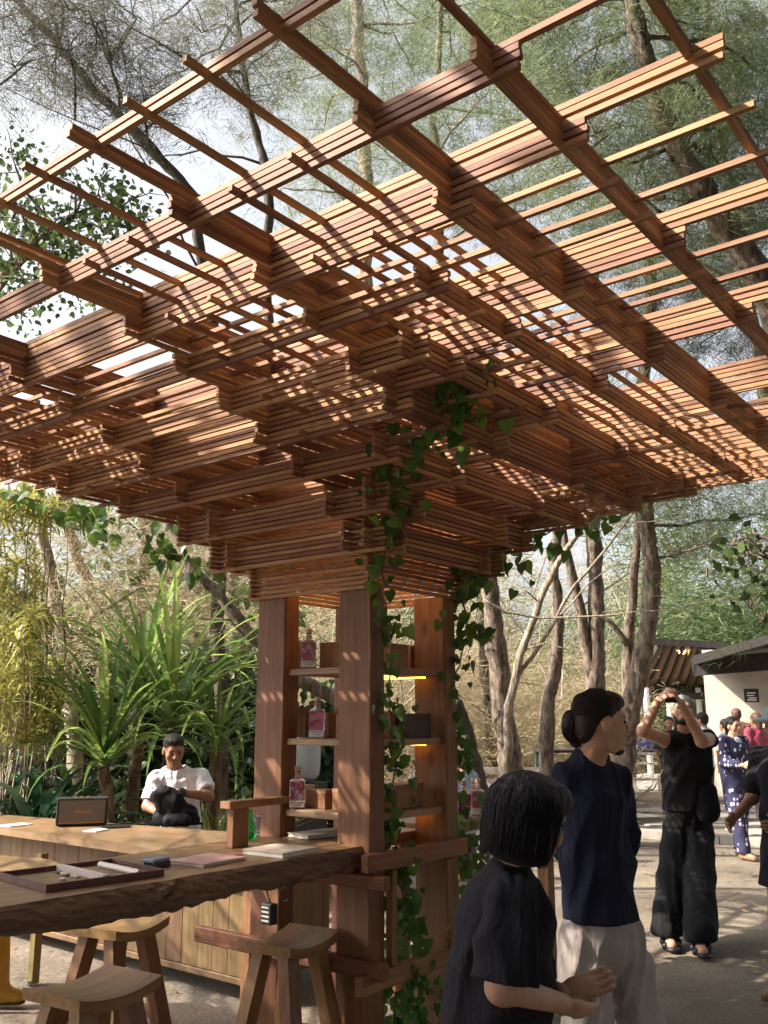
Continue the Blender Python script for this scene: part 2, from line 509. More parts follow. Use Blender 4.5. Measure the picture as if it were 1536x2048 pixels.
# ================================================================== PAVILION
PC = Vector((3.836, 3.20, 0))
PX = [2.509, 2.161, 1.806, 1.561, 1.324, 1.103, .875, .655, .525, .378]
PY = [2.568, 2.210, 1.848, 1.600, 1.355, 1.111, .876, .645, .530, .403]
LV = [3, 3, 3, 3, 4, 4, 4, 6, 6, 6]                    # layers of laths in each tier, top tier first
PITCHZ, LT, LW = .0243, .0172, .0175
ZTOP = 3.180 + PITCHZ                                  # underside of the topmost layer
MX = [2.509, 1.806, 1.103, .378]
MY = [2.568, 1.848, 1.111, .403]
FXX = [1.572, 1.337, .864, .624]
FYY = [1.600, 1.357, .875, .639]
pav = empty('timber_pavilion', PC, 0, 'reddish timber pavilion with an inverted stepped canopy of crossed laths', 'pavilion')
def lath_mesh(L, seed):
    rr = random.Random(seed)
    n = 4
    mb = MB()
    rings = []
    for i in range(n + 1):
        x = -L / 2 + L * i / n
        dy = rr.uniform(-.0022, .0022); dz = rr.uniform(-.0010, .0010); tw = rr.uniform(-.04, .04)
        c, s = math.cos(tw), math.sin(tw)
        ring = []
        for (py, pz) in ((-LW / 2, -LT / 2), (LW / 2, -LT / 2), (LW / 2, LT / 2), (-LW / 2, LT / 2)):
            ring.append(mb.bm.verts.new((x, dy + py * c - pz * s, dz + py * s + pz * c)))
        rings.append(ring)
    for a, b in zip(rings, rings[1:]):
        for k in range(4):
            mb.bm.faces.new((a[k], a[(k + 1) % 4], b[(k + 1) % 4], b[k]))
    mb.bm.faces.new(rings[0][::-1]); mb.bm.faces.new(rings[-1])
    return mb.mesh('lath', M['lath'])
def build_laths():
    todo = []      # (axis, half-length, plane offset, z, jitter)
    lvl = 0
    for t in range(10):
        rx, ry = PX[t], PY[t]
        ovh = .085 if t == 0 else (.078 if t < 9 else .045)
        nl = LV[t]
        for k in range(nl):
            zb = ZTOP - lvl * PITCHZ
            last = (k == nl - 1)
            # laths along Y (planes of constant x)
            xs = sorted(set([rx] + [m for m in MX if m < rx - .02]))
            ys = sorted(set([ry] + [m for m in MY if m < ry - .02]))
            for axis, offs, half, other in (('Y', xs, ry, 0.0), ('X', ys, rx, PITCHZ * .5)):
                rim = max(offs)
                for m in offs:
                    if t == 0 and last and m == rim: continue
                    if t == 0 and k == 0 and axis == 'X' and m != rim: continue
                    for s in (-1, 1):
                        todo.append((axis, half + ovh, s * m, zb + other, t))
                if t == 0 and k == 2:
                    mid = PX[1] if axis == 'Y' else PY[1]
                    for s in (-1, 1): todo.append((axis, half + ovh, s * mid, zb + other, t))
                if last and t < 6:
                    fine = FXX if axis == 'Y' else FYY
                    for f in fine:
                        if f < rim - .05:
                            for s in (-1, 1): todo.append((axis, half + (.085 if t == 0 else .062), s * f, zb + other, t))
            lvl += 1
    cache = {}
    rr = random.Random(3)
    items = []
    for (axis, half, off, z, t) in todo:
        v = rr.randrange(3)
        key = (round(half, 3), v)
        if key not in cache: cache[key] = lath_mesh(2 * half, hash(key) & 0xffff)
        j = rr.uniform(-.005, .005)
        if axis == 'Y':
            loc = Vector((off + rr.uniform(-.0015, .0015), j, z + LT / 2)); rz = math.pi / 2
        else:
            loc = Vector((j, off + rr.uniform(-.0015, .0015), z + LT / 2)); rz = 0
        # nearer faces of the canopy show largest
        near = -off + (.35 if t < 2 else 0) - .02 * t
        items.append((near, cache[key], loc, rz))
    items.sort(key=lambda q: -q[0])
    for near, me, loc, rz in items[:300]:
        o = bpy.data.objects.new('lath', me); link(o, pav)
        o.location = loc; o.rotation_euler = (rr.uniform(-.004, .004), rr.uniform(-.0012, .0012), rz)
    # the laths of the far side, joined
    bm = bmesh.new()
    for near, me, loc, rz in items[300:]:
        n0 = len(bm.verts)
        bm.from_mesh(me); bm.verts.ensure_lookup_table()
        mt = Matrix.Translation(loc) @ Matrix.Rotation(rz, 4, 'Z')
        for vv in bm.verts[n0:]: vv.co = mt @ vv.co
    me = bpy.data.meshes.new('far_laths'); bm.to_mesh(me); bm.free()
    me.materials.append(M['lathfar'])
    o = bpy.data.objects.new('far_laths', me); link(o, pav); tag(o, kind='stuff')
    return len(items)
def far_lath_mat():
    m = wood('far_lath_wood', (.16, .068, .032), (.315, .150, .074), (.45, .255, .145), 'X', 40, .6, .12, knots=False, bumps=.2)
    return m
M['lathfar'] = far_lath_mat()
NLATH = build_laths()

# posts: 0.11 x 0.21 timbers
PW, PD, PTOP = .108, .205, 2.232
POSTS = {'F': (3.471, 2.812), 'L': (3.471, 3.388), 'R': (4.096, 2.812), 'B': (4.096, 3.388)}
def post_mesh(seed):
    rr = random.Random(seed)
    mb = MB(); n = 14; rings = []
    for i in range(n + 1):
        z = -.02 + (PTOP + .02) * i / n
        j = [rr.uniform(-.0025, .0025) for _ in range(8)]
        rings.append([mb.bm.verts.new(p) for p in (
            (j[0], .006 + j[1], z), (.006 + j[0], j[1], z), (PW - .006 + j[2], j[3], z), (PW + j[2], .006 + j[3], z),
            (PW + j[4], PD - .006 + j[5], z), (PW - .006 + j[4], PD + j[5], z), (.006 + j[6], PD + j[7], z), (j[6], PD - .006 + j[7], z))])
    for a, b in zip(rings, rings[1:]):
        for k in range(8): mb.bm.faces.new((a[k], a[(k + 1) % 8], b[(k + 1) % 8], b[k]))
    mb.bm.faces.new(rings[0][::-1]); mb.bm.faces.new(rings[-1])
    return mb.mesh('post', M['post'])
for i, (k, (x, y)) in enumerate(POSTS.items()):
    o = bpy.data.objects.new('post', post_mesh(i)); link(o, pav)
    o.location = (x - PC.x, y - PC.y, 0)
def local_box(name, x0, x1, y0, y1, z0, z1, mat, parent=None, bev=.004, along=None):
    """box given in world metres, its local origin at its centre; along = which local axis carries the grain"""
    parent = parent or pav
    mb = MB(); c = Vector(((x0 + x1) / 2, (y0 + y1) / 2, (z0 + z1) / 2))
    dx, dy, dz = (x1 - x0) / 2, (y1 - y0) / 2, (z1 - z0) / 2
    rz = 0
    if along == 'Y->X':
        dx, dy = dy, dx; rz = math.pi / 2
    mb.box(-dx, dx, -dy, dy, -dz, dz)
    if bev: mb.bevel(bev, 1)
    o = mb.build(name, mat)
    o.location = c; o.rotation_euler = (0, 0, rz)
    bpy.context.view_layer.update()
    if parent != 'none':
        child_world(o, parent)
    return o
# shelf boards between the posts
SHZ = [Gx(640, 1336, 3.50).z, Gx(640, 1478, 3.50).z, Gx(640, 1624, 3.50).z]
for z in SHZ:
    o = local_box('shelf', 3.497, 4.178, 2.842, 3.384, z - .032, z, M['shelf'], bev=.003)
# warm light strips under two shelf boards, at the right-hand side
def emit(name, col, s):
    m, nt, b = nmat(name)
    b.inputs['Base Color'].default_value = (*col, 1)
    b.inputs['Emission Color'].default_value = (*col, 1)
    b.inputs['Emission Strength'].default_value = s
    return m
M['led'] = emit('warm_light_strip', (1.0, .42, .05), 3.2)
for z in SHZ:
    if z == SHZ[0]:
        mb = MB(); mb.box(-.10, .10, -.006, .006, -.004, .004)
        o = mb.build('light_strip', M['led']); o.location = (3.80, 2.98, z - .0365)
        bpy.context.view_layer.update(); child_world(o, pav)
    mb = MB(); mb.box(-.006, .006, -.20, .20, -.004, .004)
    o = mb.build('light_strip', M['led']); o.location = (4.05, 3.11, z - .0365)
    bpy.context.view_layer.update(); child_world(o, pav)
# small warm lamp up inside the tower
mb = MB(); mb.lathe([(.012, 0), (.03, .01), (.034, .035), (.02, .06), (.012, .07)], 14)
o = mb.build('lamp', emit('warm_lamp', (1, .45, .07), 60), sm=True); o.location = (3.86, 3.08, 2.50); bpy.context.view_layer.update(); child_world(o, pav)
mb = MB(); mb.tube([(3.86, 3.08, 2.57), (3.86, 3.08, 2.75)], .004, 6); Wbuild(mb, 'lamp_cord', M['black'], pav)
# rails and braces
def railx(x0, x1, y, z0, z1, th=.045): return local_box('rail', x0, x1, y, y + th, z0, z1, M['rail'], bev=.004)
def raily(x, y0, y1, z0, z1, th=.045): return local_box('rail', x, x + th, y0, y1, z0, z1, M['rail'], bev=.004, along='Y->X')
railx(3.40, 4.22, 2.765, .905, .985)          # upper rail on the near right face
railx(3.36, 4.25, 2.763, .405, .485)          # lower rail
raily(3.424, 2.70, 3.95, .46, .535)           # lower rail on the left face
raily(3.424, 2.69, 3.30, .835, .895)          # bearer under the slab end
railx(3.33, 4.22, 3.595, .80, .86)
raily(4.206, 2.80, 3.60, .92, .98)
local_box('rail', 3.58, 3.62, 2.768, 2.808, .49, .90, M['post'])      # packing upright next to the near post
local_box('rail', 4.03, 4.09, 2.768, 2.808, .49, .90, M['post'])
mb = MB(); mb.box(-.02, .02, -.02, .02, 0, .62); o = mb.build('brace', M['post'])
o.location = (4.32, 2.76, 0.0); o.rotation_euler = (0, math.radians(-28), 0); bpy.context.view_layer.update(); child_world(o, pav)

# ================================================================== SLAB COUNTER
def slab_counter():
    root = empty('slab_counter', (2.2, 3.17, 0), 0, 'thick live-edge timber slab counter running from the left edge to the tower', 'counter')
    rr = np.random.default_rng(5)
    x0, x1, n = .55, 3.47, 90
    xs = np.linspace(x0, x1, n)
    def wob(s, a, ph): return a * (np.sin(xs * s + ph) + .6 * np.sin(xs * s * 2.3 + ph * 2.1) + .35 * np.sin(xs * s * 5.1 + ph * .7))
    top = 1.012
    yf = 2.855 + wob(1.6, .010, .4) + rr.normal(0, .0025, n)
    knot = np.exp(-((xs - 2.34) / .07) ** 2)
    yf = yf - .012 * knot
    yb = 3.50 + wob(1.3, .012, 2.0)
    zb = top - .108 - wob(2.1, .010, 1.1) - rr.normal(0, .004, n) - .02 * np.exp(-((xs - 2.05) / .25) ** 2) + .012 * np.exp(-((xs - 2.75) / .1) ** 2)
    prof = []
    rowsM = 7
    V = []; F = []; MI = []
    cols = []
    for i in range(n):
        ring = [(yb[i], top), (yf[i] + .006, top)]
        for q in range(1, rowsM + 1):
            tt = q / (rowsM + 1)
            bul = -.012 * math.sin(math.pi * tt) + .022 * tt ** 2 + rr.normal(0, .0045) + .016 * knot[i] * rr.normal(0, 1)
            ring.append((yf[i] + bul, top - (top - zb[i]) * tt))
        ring += [(yf[i] + .035, zb[i]), (yb[i] - .02, zb[i]), (yb[i] + .005, (top + zb[i]) / 2)]
        cols.append(ring)
    m = len(cols[0])
    for i in range(n):
        for (y, z) in cols[i]: V.append((xs[i], y, z))
    for i in range(n - 1):
        for q in range(m):
            a = i * m + q; b = i * m + (q + 1) % m
            F.append((a, b, b + m, a + m)); MI.append(0 if q == 0 else 1)
    me = bpy.data.meshes.new('slab')
    faces = [tuple(f) for f in F] + [tuple(range(m))[::-1], tuple(range((n - 1) * m, n * m))]
    me.from_pydata(V, [], faces)
    bm = bmesh.new(); bm.from_mesh(me); bmesh.ops.recalc_face_normals(bm, faces=bm.faces); bm.to_mesh(me); bm.free()
    for p in me.polygons: p.material_index = 0 if (p.normal.z > .8) else 1
    me.materials.append(M['slab']); me.materials.append(M['bark_edge'])
    smooth(me, False)
    obj_from(me, 'slab', None, root)
    # steel leg at the far left
    mb = MB(); mb.box(.9, .96, 3.20, 3.26, 0, .90); Wbuild(mb, 'leg', M['leg_yellow'], root)
    return root
M['bark_edge'] = wood('bark_edge', (.055, .03, .02), (.17, .095, .06), (.30, .18, .115), 'X', 26, .8, .05, bumps=1.0)
M['leg_yellow'] = plain('olive_leg_paint', (.16, .12, .035), .5, noise=.2)
slab_counter()

# ================================================================== BACK BAR
def back_bar():
    root = empty('back_bar', (4.4, 5.3, 0), 0, 'low plank-fronted bar cabinet with a pale top, where the barman stands', 'bar')
    BT = .79
    # top: a tapering board
    mb = MB()
    mb.prism([(3.86, 3.98), (4.92, 3.98), (4.78, 5.1), (4.52, 6.6), (4.30, 8.2), (3.86, 8.2)], BT - .045, BT)
    o = Wbuild(mb, 'bar_top', M['bartop'], root)
    # upright planks of the front
    x = 4.02
    rr = random.Random(4)
    y = 4.20; i = 0
    while y < 8.0:
        w = .14 + rr.uniform(-.012, .012)
        local_box('plank', x + rr.uniform(-.0015, .0015), x + .022, y, y + w - .0025, .125, BT - .047, M['plank'], parent=root, bev=.0015)
        y += w
    local_box('bottom_rail', x - .012, x + .04, 4.19, 8.0, .085, .122, M['plank'], parent=root)
    local_box('corner_post', 3.985, 4.06, 4.10, 4.185, 0, BT - .047, M['post'], parent=root)
    local_box('corner_post', 3.985, 4.06, 7.95, 8.03, 0, BT - .047, M['post'], parent=root)
    local_box('end_panel', 4.062, 4.62, 4.12, 4.14, .1, BT - .047, M['plank'], parent=root)
    local_box('end_panel', 4.062, 4.34, 7.97, 7.99, .1, BT - .047, M['plank'], parent=root)
    local_box('corner_post', 4.62, 4.68, 4.12, 4.18, 0, BT - .047, M['post'], parent=root)
    local_box('corner_post', 4.28, 4.34, 7.95, 8.01, 0, BT - .047, M['post'], parent=root)
    # inner shelf
    local_box('inner_shelf', 4.05, 4.62, 4.19, 6.5, .40, .42, M['plank'], parent=root)
    return root
back_bar()
# a third board table behind the slab at the left edge
def left_table():
    root = empty('low_board_table', Gz(40, 1735, .86).xyz, 0, 'pale rounded board table behind the slab at the left edge', 'table')
    c = Gz(-30, 1738, .80)
    mb = MB(); pts = []
    for k in range(20):
        a = 2 * math.pi * k / 20
        pts.append((c.x + .40 * math.cos(a) * (1 + .08 * math.sin(3 * a)), c.y + .48 * math.sin(a)))
    mb.prism(pts, .755, .80); Wbuild(mb, 'table_top', M['bartop'], root)
    lg = Gz(66, 1966, 0); mb = MB(); mb.box(lg.x - .025, lg.x + .025, lg.y - .025, lg.y + .025, 0, .754); Wbuild(mb, 'leg', M['leg_yellow'], root)
    for dx, dy in ((-.22, -.25), (-.22, .25), (.22, .25)):
        mb = MB(); mb.tube([(c.x + dx, c.y + dy, .755), (c.x + dx * 1.2, c.y + dy * 1.2, 0)], .022, 8); Wbuild(mb, 'leg', M['stoolleg'], root)
left_table()

# ================================================================== STOOLS
def stool(name_loc, rz, hgt, label, wid=.43, dep=.29):
    root = empty('wooden_stool', name_loc, 0, label, 'stool', 'saddle-seat wooden stools at the slab counter')
    # saddle seat: curved across its length, local X long
    mb = MB(); nx, ny = 16, 4
    th = .042
    def zc(x): return hgt - .030 + .030 * (abs(x) / (wid / 2)) ** 2.0
    top = [[mb.bm.verts.new((-wid / 2 + wid * i / nx, -dep / 2 + dep * j / ny, zc(-wid / 2 + wid * i / nx))) for j in range(ny + 1)] for i in range(nx + 1)]
    bot = [[mb.bm.verts.new((v.co.x * .985, v.co.y * .985, v.co.z - th)) for v in col] for col in top]
    for i in range(nx):
        for j in range(ny):
            mb.bm.faces.new((top[i][j], top[i + 1][j], top[i + 1][j + 1], top[i][j + 1]))
            mb.bm.faces.new((bot[i][j], bot[i][j + 1], bot[i + 1][j + 1], bot[i + 1][j]))
    for i in range(nx):
        mb.bm.faces.new((top[i][0], bot[i][0], bot[i + 1][0], top[i + 1][0]))
        mb.bm.faces.new((top[i][ny], top[i + 1][ny], bot[i + 1][ny], bot[i][ny]))
    for j in range(ny):
        mb.bm.faces.new((top[0][j], top[0][j + 1], bot[0][j + 1], bot[0][j]))
        mb.bm.faces.new((top[nx][j], bot[nx][j], bot[nx][j + 1], top[nx][j + 1]))
    o = mb.build('seat', M['stool'], root); o.rotation_euler = (0, 0, rz)
    for sx in (-1, 1):
        for sy in (-1, 1):
            a = Vector((sx * (wid * .27), sy * (dep * .24), hgt - .055)); b = Vector((sx * (wid * .47), sy * (dep * .62), 0))
            mb = MB(); w, d = .042, .028
            pts = []
            for c in (b, a):
                pts += [c + Vector((-w, -d, 0)), c + Vector((w, -d, 0)), c + Vector((w, d, 0)), c + Vector((-w, d, 0))]
            mb.hexa(pts)
            o = mb.build('leg', M['stoolleg'], root); o.rotation_euler = (0, 0, rz)
    for sy in (-1, 1):
        mb = MB(); mb.box(-wid * .40, wid * .40, sy * dep * .50 - .012, sy * dep * .50 + .012, .14, .185)
        o = mb.build('stretcher', M['stoolleg'], root); o.rotation_euler = (0, 0, rz)
    for sx in (-1, 1):
        mb = MB(); mb.box(sx * wid * .38 - .03, sx * wid * .38 + .03, -dep * .46, dep * .46, .20, .232)
        o = mb.build('foot_rest', M['stoolleg'], root); o.rotation_euler = (0, 0, rz)
    return root
stool(Vector((3.22, 3.07, 0)), math.radians(9), .645, 'wooden saddle stool beside the front post of the tower', .40, .28)
stool(Vector((2.93, 3.93, 0)), math.radians(12), .645, 'wooden saddle stool behind the slab, farthest of the three', .38, .32)
stool(Vector((2.32, 3.24, 0)), math.radians(6), .61, 'wooden saddle stool nearest the viewer, lower left corner', .40, .32)

# ================================================================== THINGS ON THE COUNTERS
ST = 1.0125
def text_mesh(body, size, font_shear=0.0, name='lettering'):
    cu = bpy.data.curves.new(name, 'FONT'); cu.body = body; cu.size = size; cu.align_x = 'CENTER'; cu.align_y = 'CENTER'; cu.shear = font_shear; cu.extrude = .0004
    o = bpy.data.objects.new(name, cu); COL.objects.link(o)
    dg = bpy.context.evaluated_depsgraph_get()
    me = bpy.data.meshes.new_from_object(o.evaluated_get(dg))
    bpy.data.objects.remove(o)
    return me
def place_text(me, mat, parent, origin, xdir, ydir, name='lettering'):
    z = xdir.cross(ydir).normalized()
    Mx = Matrix((xdir.normalized(), ydir.normalized(), z)).transposed().to_4x4()
    Mx.translation = origin
    me.transform(Mx)
    return obj_from(me, name, mat, parent)
M['ink'] = plain('dark_ink', (.02, .02, .025), .7)
M['gold'] = plain('gold_ink', (.55, .26, .05), .4, .4)
# ---- backgammon case, open on the slab
def backgammon():
    r = empty('backgammon_case', (2.16, 3.13, ST), 0, 'open wooden backgammon case with rows of pieces on the slab', 'board game')
    M['bg_edge'] = plain('case_edge', (.10, .03, .022), .5, noise=.3)
    M['bg_felt'] = plain('case_felt', (.22, .15, .075), .8, noise=.25)
    M['bg_piece'] = plain('ivory_piece', (.62, .52, .5), .4)
    M['bg_dark'] = plain('dark_piece', (.08, .03, .03), .4)
    ang = math.radians(-6)
    def tr(x, y): return (2.16 + x * math.cos(ang) - y * math.sin(ang), 3.13 + x * math.sin(ang) + y * math.cos(ang))
    def bx(name, x0, x1, y0, y1, z0, z1, mat):
        mb = MB(); pts = [(*tr(x, y), z) for z in (z0, z1) for x, y in ((x0, y0), (x1, y0), (x1, y1), (x0, y1))]
        mb.hexa(pts); return Wbuild(mb, name, mat, r)
    for sx in (-1, 1):
        x0, x1 = (-.225, -.004) if sx < 0 else (.004, .225)
        bx('tray_floor', x0, x1, -.18, .18, ST + .002, ST + .008, M['bg_felt'])
        bx('tray_side', x0, x1, -.19, -.18, ST + .001, ST + .026, M['bg_edge'])
        bx('tray_side', x0, x1, .18, .19, ST + .001, ST + .026, M['bg_edge'])
        bx('tray_side', x0 - .008 if sx < 0 else x1, x0 if sx < 0 else x1 + .008, -.19, .19, ST + .001, ST + .026, M['bg_edge'])
    bx('hinge_bar', -.012, .012, -.175, .178, ST + .009, ST + .030, M['bg_piece'])
    mb = MB(); mb.tube([(*tr(.14, -.17), ST + .02), (*tr(.14, .12), ST + .02)], .012, 10); Wbuild(mb, 'piece_rack', M['bg_piece'], r)
    rr = random.Random(2)
    spots = [(-.04, .10 - .027 * i) for i in range(6)] + [(.05, .14 - .027 * i) for i in range(7)] + [(.19, .12 - .03 * i) for i in range(6)] + [(-.10, -.05), (.09, -.13), (.065, -.14), (.11, -.14)]
    for i, (x, y) in enumerate(spots):
        mb = MB(); cx, cy = tr(x + rr.uniform(-.004, .004), y)
        mb.lathe([(.011, 0), (.0125, .002), (.0125, .006), (.011, .008)], 12, (cx, cy, ST + .0085)); Wbuild(mb, 'piece', M['bg_piece'] if i % 3 else M['bg_dark'], r)
backgammon()
def flat_book(name, cx, cy, lx, ly, h, rz, cover, pages, label, cat='book', z=ST):
    r = empty(name, (cx, cy, z), rz, label, cat)
    t = .003
    for nm, z0, z1, ins, mt in (('cover', .0006, t, 0, cover), ('pages', t, h - t, .004, pages), ('cover', h - t, h, 0, cover)):
        mb = MB(); mb.box(-lx / 2 + ins, lx / 2 - ins, -ly / 2 + ins, ly / 2 - ins, z0, z1)
        mb.build(nm, mt, r)
    return r
M['paper'] = plain('page_paper', (.62, .58, .54), .8, noise=.08, scale=60)
M['cov_pink'] = plain('faded_pink_cover', (.42, .25, .22), .6, noise=.15, scale=8)
M['cov_cream'] = plain('cream_cover', (.56, .46, .38), .55, noise=.12, scale=8)
M['cov_white'] = plain('white_cover', (.70, .68, .70), .5, noise=.05)
flat_book('menu_book', 2.705, 3.06, .25, .205, .014, math.radians(5), M['cov_pink'], M['paper'], 'thin dusty pink menu book lying in the middle of the slab')
flat_book('menu_book', 3.07, 2.995, .235, .235, .022, math.radians(3), M['cov_cream'], M['paper'], 'thicker cream book lying on the slab beside the tower')
flat_book('menu_book', 3.62, 3.25, .30, .16, .020, math.radians(-8), M['cov_cream'], M['paper'], 'pale book lying inside the tower between the posts', z=1.0145)
# thin board under the book inside the tower, part of the tower itself
local_box('counter_board', 3.474, 4.18, 3.022, 3.384, .955, 1.012, M['slab'], bev=.004)
r = empty('card_box', (2.50, 3.12, ST), math.radians(8), 'small dark blue box with a pale lid on the slab', 'box')
mb = MB(); mb.box(-.045, .045, -.032, .032, .0006, .020); mb.bevel(.002); mb.build('body', plain('dark_blue_card', (.02, .025, .055), .5), r)
mb = MB(); mb.box(-.052, .042, -.030, .034, .0206, .034); mb.bevel(.003); mb.build('lid', plain('pale_blue_card', (.16, .22, .32), .5), r)
# T shaped timber bracket
r = empty('timber_bracket', (3.085, 3.285, ST), 0, 'T-shaped timber bracket standing on the slab left of the tower', 'bracket')
mb = MB(); mb.box(-.05, .05, -.022, .022, .0006, .172); mb.bevel(.003); mb.build('upright', M['box'], r)
mb = MB(); mb.box(-.085, .30, -.035, .035, .1725, .206); mb.bevel(.003); mb.build('cap_board', M['stool'], r)
# ---- bottles
def glass(name, col, rough=.05, alpha=.35):
    m, nt, b = nmat(name)
    b.inputs['Base Color'].default_value = (*col, 1); b.inputs['Roughness'].default_value = rough
    b.inputs['Transmission Weight'].default_value = .85; b.inputs['IOR'].default_value = 1.45
    return m
M['glass_clear'] = glass('clear_glass', (.93, .92, .94))
M['glass_green'] = glass('green_glass', (.05, .42, .10))
M['cork'] = plain('stopper_wood', (.50, .33, .22), .7)
def label_mat(name, base, second, dark, sc, seed):
    m, nt, b = nmat(name)
    tc = N(nt, 'ShaderNodeTexCoord'); mp = N(nt, 'ShaderNodeMapping'); mp.inputs['Location'].default_value = (seed, seed * 2, seed)
    nt.links.new(tc.outputs['Object'], mp.inputs[0])
    n1 = N(nt, 'ShaderNodeTexNoise'); n1.inputs['Scale'].default_value = sc; n1.inputs['Detail'].default_value = 5; n1.inputs['Distortion'].default_value = 1.2
    nt.links.new(mp.outputs[0], n1.inputs['Vector'])
    r = ramp(nt, [(0.38, dark), (0.48, base), (0.6, second)])
    nt.links.new(n1.outputs[0], r.inputs[0]); nt.links.new(r.outputs[0], b.inputs['Base Color'])
    b.inputs['Roughness'].default_value = .35
    return m
M['lab_a'] = label_mat('rose_label', (.42, .05, .13), (.42, .30, .36), (.22, .12, .18), 26, 1)
M['lab_b'] = label_mat('magenta_label', (.42, .10, .20), (.46, .14, .24), (.07, .012, .03), 30, 4)
M['lab_c'] = label_mat('crimson_label', (.32, .03, .09), (.34, .30, .40), (.06, .035, .06), 34, 7)
M['lab_w'] = plain('white_label', (.74, .72, .76), .5)
M['red_band'] = plain('red_band', (.55, .03, .05), .4)
M['green_band'] = plain('green_band', (.04, .28, .16), .4)
def gin_bottle(loc, rz, art, band, label, hgt=.205, face=True):
    r = empty('square_gin_bottle', loc, rz, label, 'bottle', 'square gin bottles on the shelves')
    w, d = .040, .026
    hb = hgt * .70
    mb = MB()
    prof = [(1.0, 0.0006), (1.0, hb * .93), (.9, hb * .99), (.42, hb * 1.04), (.36, hb * 1.10), (.36, hgt * .90)]
    rings = []
    for s, z in prof:
        ring = []
        for k in range(16):
            a = 2 * math.pi * k / 16 + math.pi / 16
            c, sn = math.cos(a), math.sin(a)
            e = .35 if s > .6 else 1.0
            x = math.copysign(abs(c) ** e, c); y = math.copysign(abs(sn) ** e, sn)
            hw = w * s if s > .6 else .0145 * s / .36; hd = d * s if s > .6 else .0145 * s / .36
            ring.append(mb.bm.verts.new((x * hw, y * hd, z)))
        rings.append(ring)
    for a, b in zip(rings, rings[1:]):
        for k in range(16): mb.bm.faces.new((a[k], a[(k + 1) % 16], b[(k + 1) % 16], b[k]))
    mb.bm.faces.new(rings[0][::-1]); mb.bm.faces.new(rings[-1])
    mb.build('glass_body', M['glass_clear'], r, sm=True)
    # art label and white label on the front (local -Y)
    mb = MB(); mb.box(-w * .93, w * .93, -d - .0022, -d - .0008, hb * .28, hb * .93); art_o = mb.build('art_label', art, r)
    mb = MB(); mb.box(-w * .96, w * .90, -d - .0026, -d - .0010, hb * .06, hb * .275); wl = mb.build('name_label', M['lab_w'], r)
    me = text_mesh('EAST INDIES', .0115); 
    Mx = Matrix.Rotation(math.pi / 2, 4, 'X'); Mx.translation = (0, -d - .0030, hb * .21); me.transform(Mx)
    t = bpy.data.objects.new('lettering', me); me.materials.append(M['ink']); COL.objects.link(t); t.parent = wl
    mb = MB(); mb.box(-w * .45, w * .45, -d - .0030, -d - .0027, hb * .125, hb * .14); mb.build('printed_line', M['ink'], wl)
    mb = MB(); mb.lathe([(.0155, hgt * .80), (.0155, hgt * .82)], 14); mb.build('neck_band', band, r)
    mb = MB(); mb.lathe([(.0135, hgt * .9), (.0165, hgt * .905), (.0165, hgt), (.015, hgt * 1.004)], 14); mb.build('stopper', M['cork'], r)
    return r
faceL = math.radians(-90)        # facing -x (the left opening)
def onshelf(px, k, x=3.545):
    z = SHZ[k] + .0012
    p = Gx(px, 1400, x); return Vector((x, p.y, z))
FC = YAWB - math.pi / 2          # facing the camera
gin_bottle(onshelf(616, 0), FC + .05, M['lab_a'], M['green_band'], 'square bottle with grey and red portrait label on the top shelf')
gin_bottle(onshelf(635, 1), FC - .05, M['lab_b'], M['red_band'], 'square bottle with magenta label on the middle shelf')
gin_bottle(onshelf(598, 2), FC + .1, M['lab_c'], M['red_band'], 'square bottle with crimson and grey label on the bottom shelf')
# a simple printed portrait on the top bottle's label is part of its art pattern
# ---- wooden boxes on the shelves
def wbox(px0, px1, pytop, k, x, depth, label, mat=None, name='wooden_box'):
    z = SHZ[k] + .0012
    a = Gx(px0, 1450, x); b = Gx(px1, 1450, x); top = Gx((px0 + px1) / 2, pytop, x).z
    y0, y1 = sorted((a.y, b.y))
    r = empty(name, ((x + x + depth) / 2, (y0 + y1) / 2, z), 0, label, 'box', 'wooden boxes on the tower shelves')
    mb = MB(); h = top - z
    mb.box(-depth / 2, depth / 2, -(y1 - y0) / 2, (y1 - y0) / 2, 0, h * .78); mb.bevel(.002); mb.build('body', mat or M['box'], r)
    mb = MB(); mb.box(-depth / 2 - .001, depth / 2 + .001, -(y1 - y0) / 2 - .001, (y1 - y0) / 2 + .001, h * .785, h); mb.bevel(.002); mb.build('lid', mat or M['box'], r)
    return r
wbox(637, 690, 1284, 0, 3.66, .09, 'pale wooden box on the top shelf, right of the bottle')
wbox(578, 597, 1283, 0, 3.66, .09, 'narrow brown wooden box at the left of the top shelf')
wbox(577, 611, 1415, 1, 3.64, .10, 'pale wooden box at the left of the middle shelf')
wbox(613, 657, 1425, 1, 3.66, .10, 'wooden box directly behind the magenta bottle')
wbox(671, 690, 1416, 1, 3.64, .10, 'wooden box at the right of the middle shelf, by the front post')
wbox(577, 632, 1569, 2, 3.72, .03, 'thin wooden panel box behind the crimson bottle')
wbox(614, 652, 1580, 2, 3.60, .10, 'honey coloured upright wooden box on the bottom shelf')
wbox(666, 695, 1578, 2, 3.58, .10, 'wooden box on the bottom shelf beside the front post')
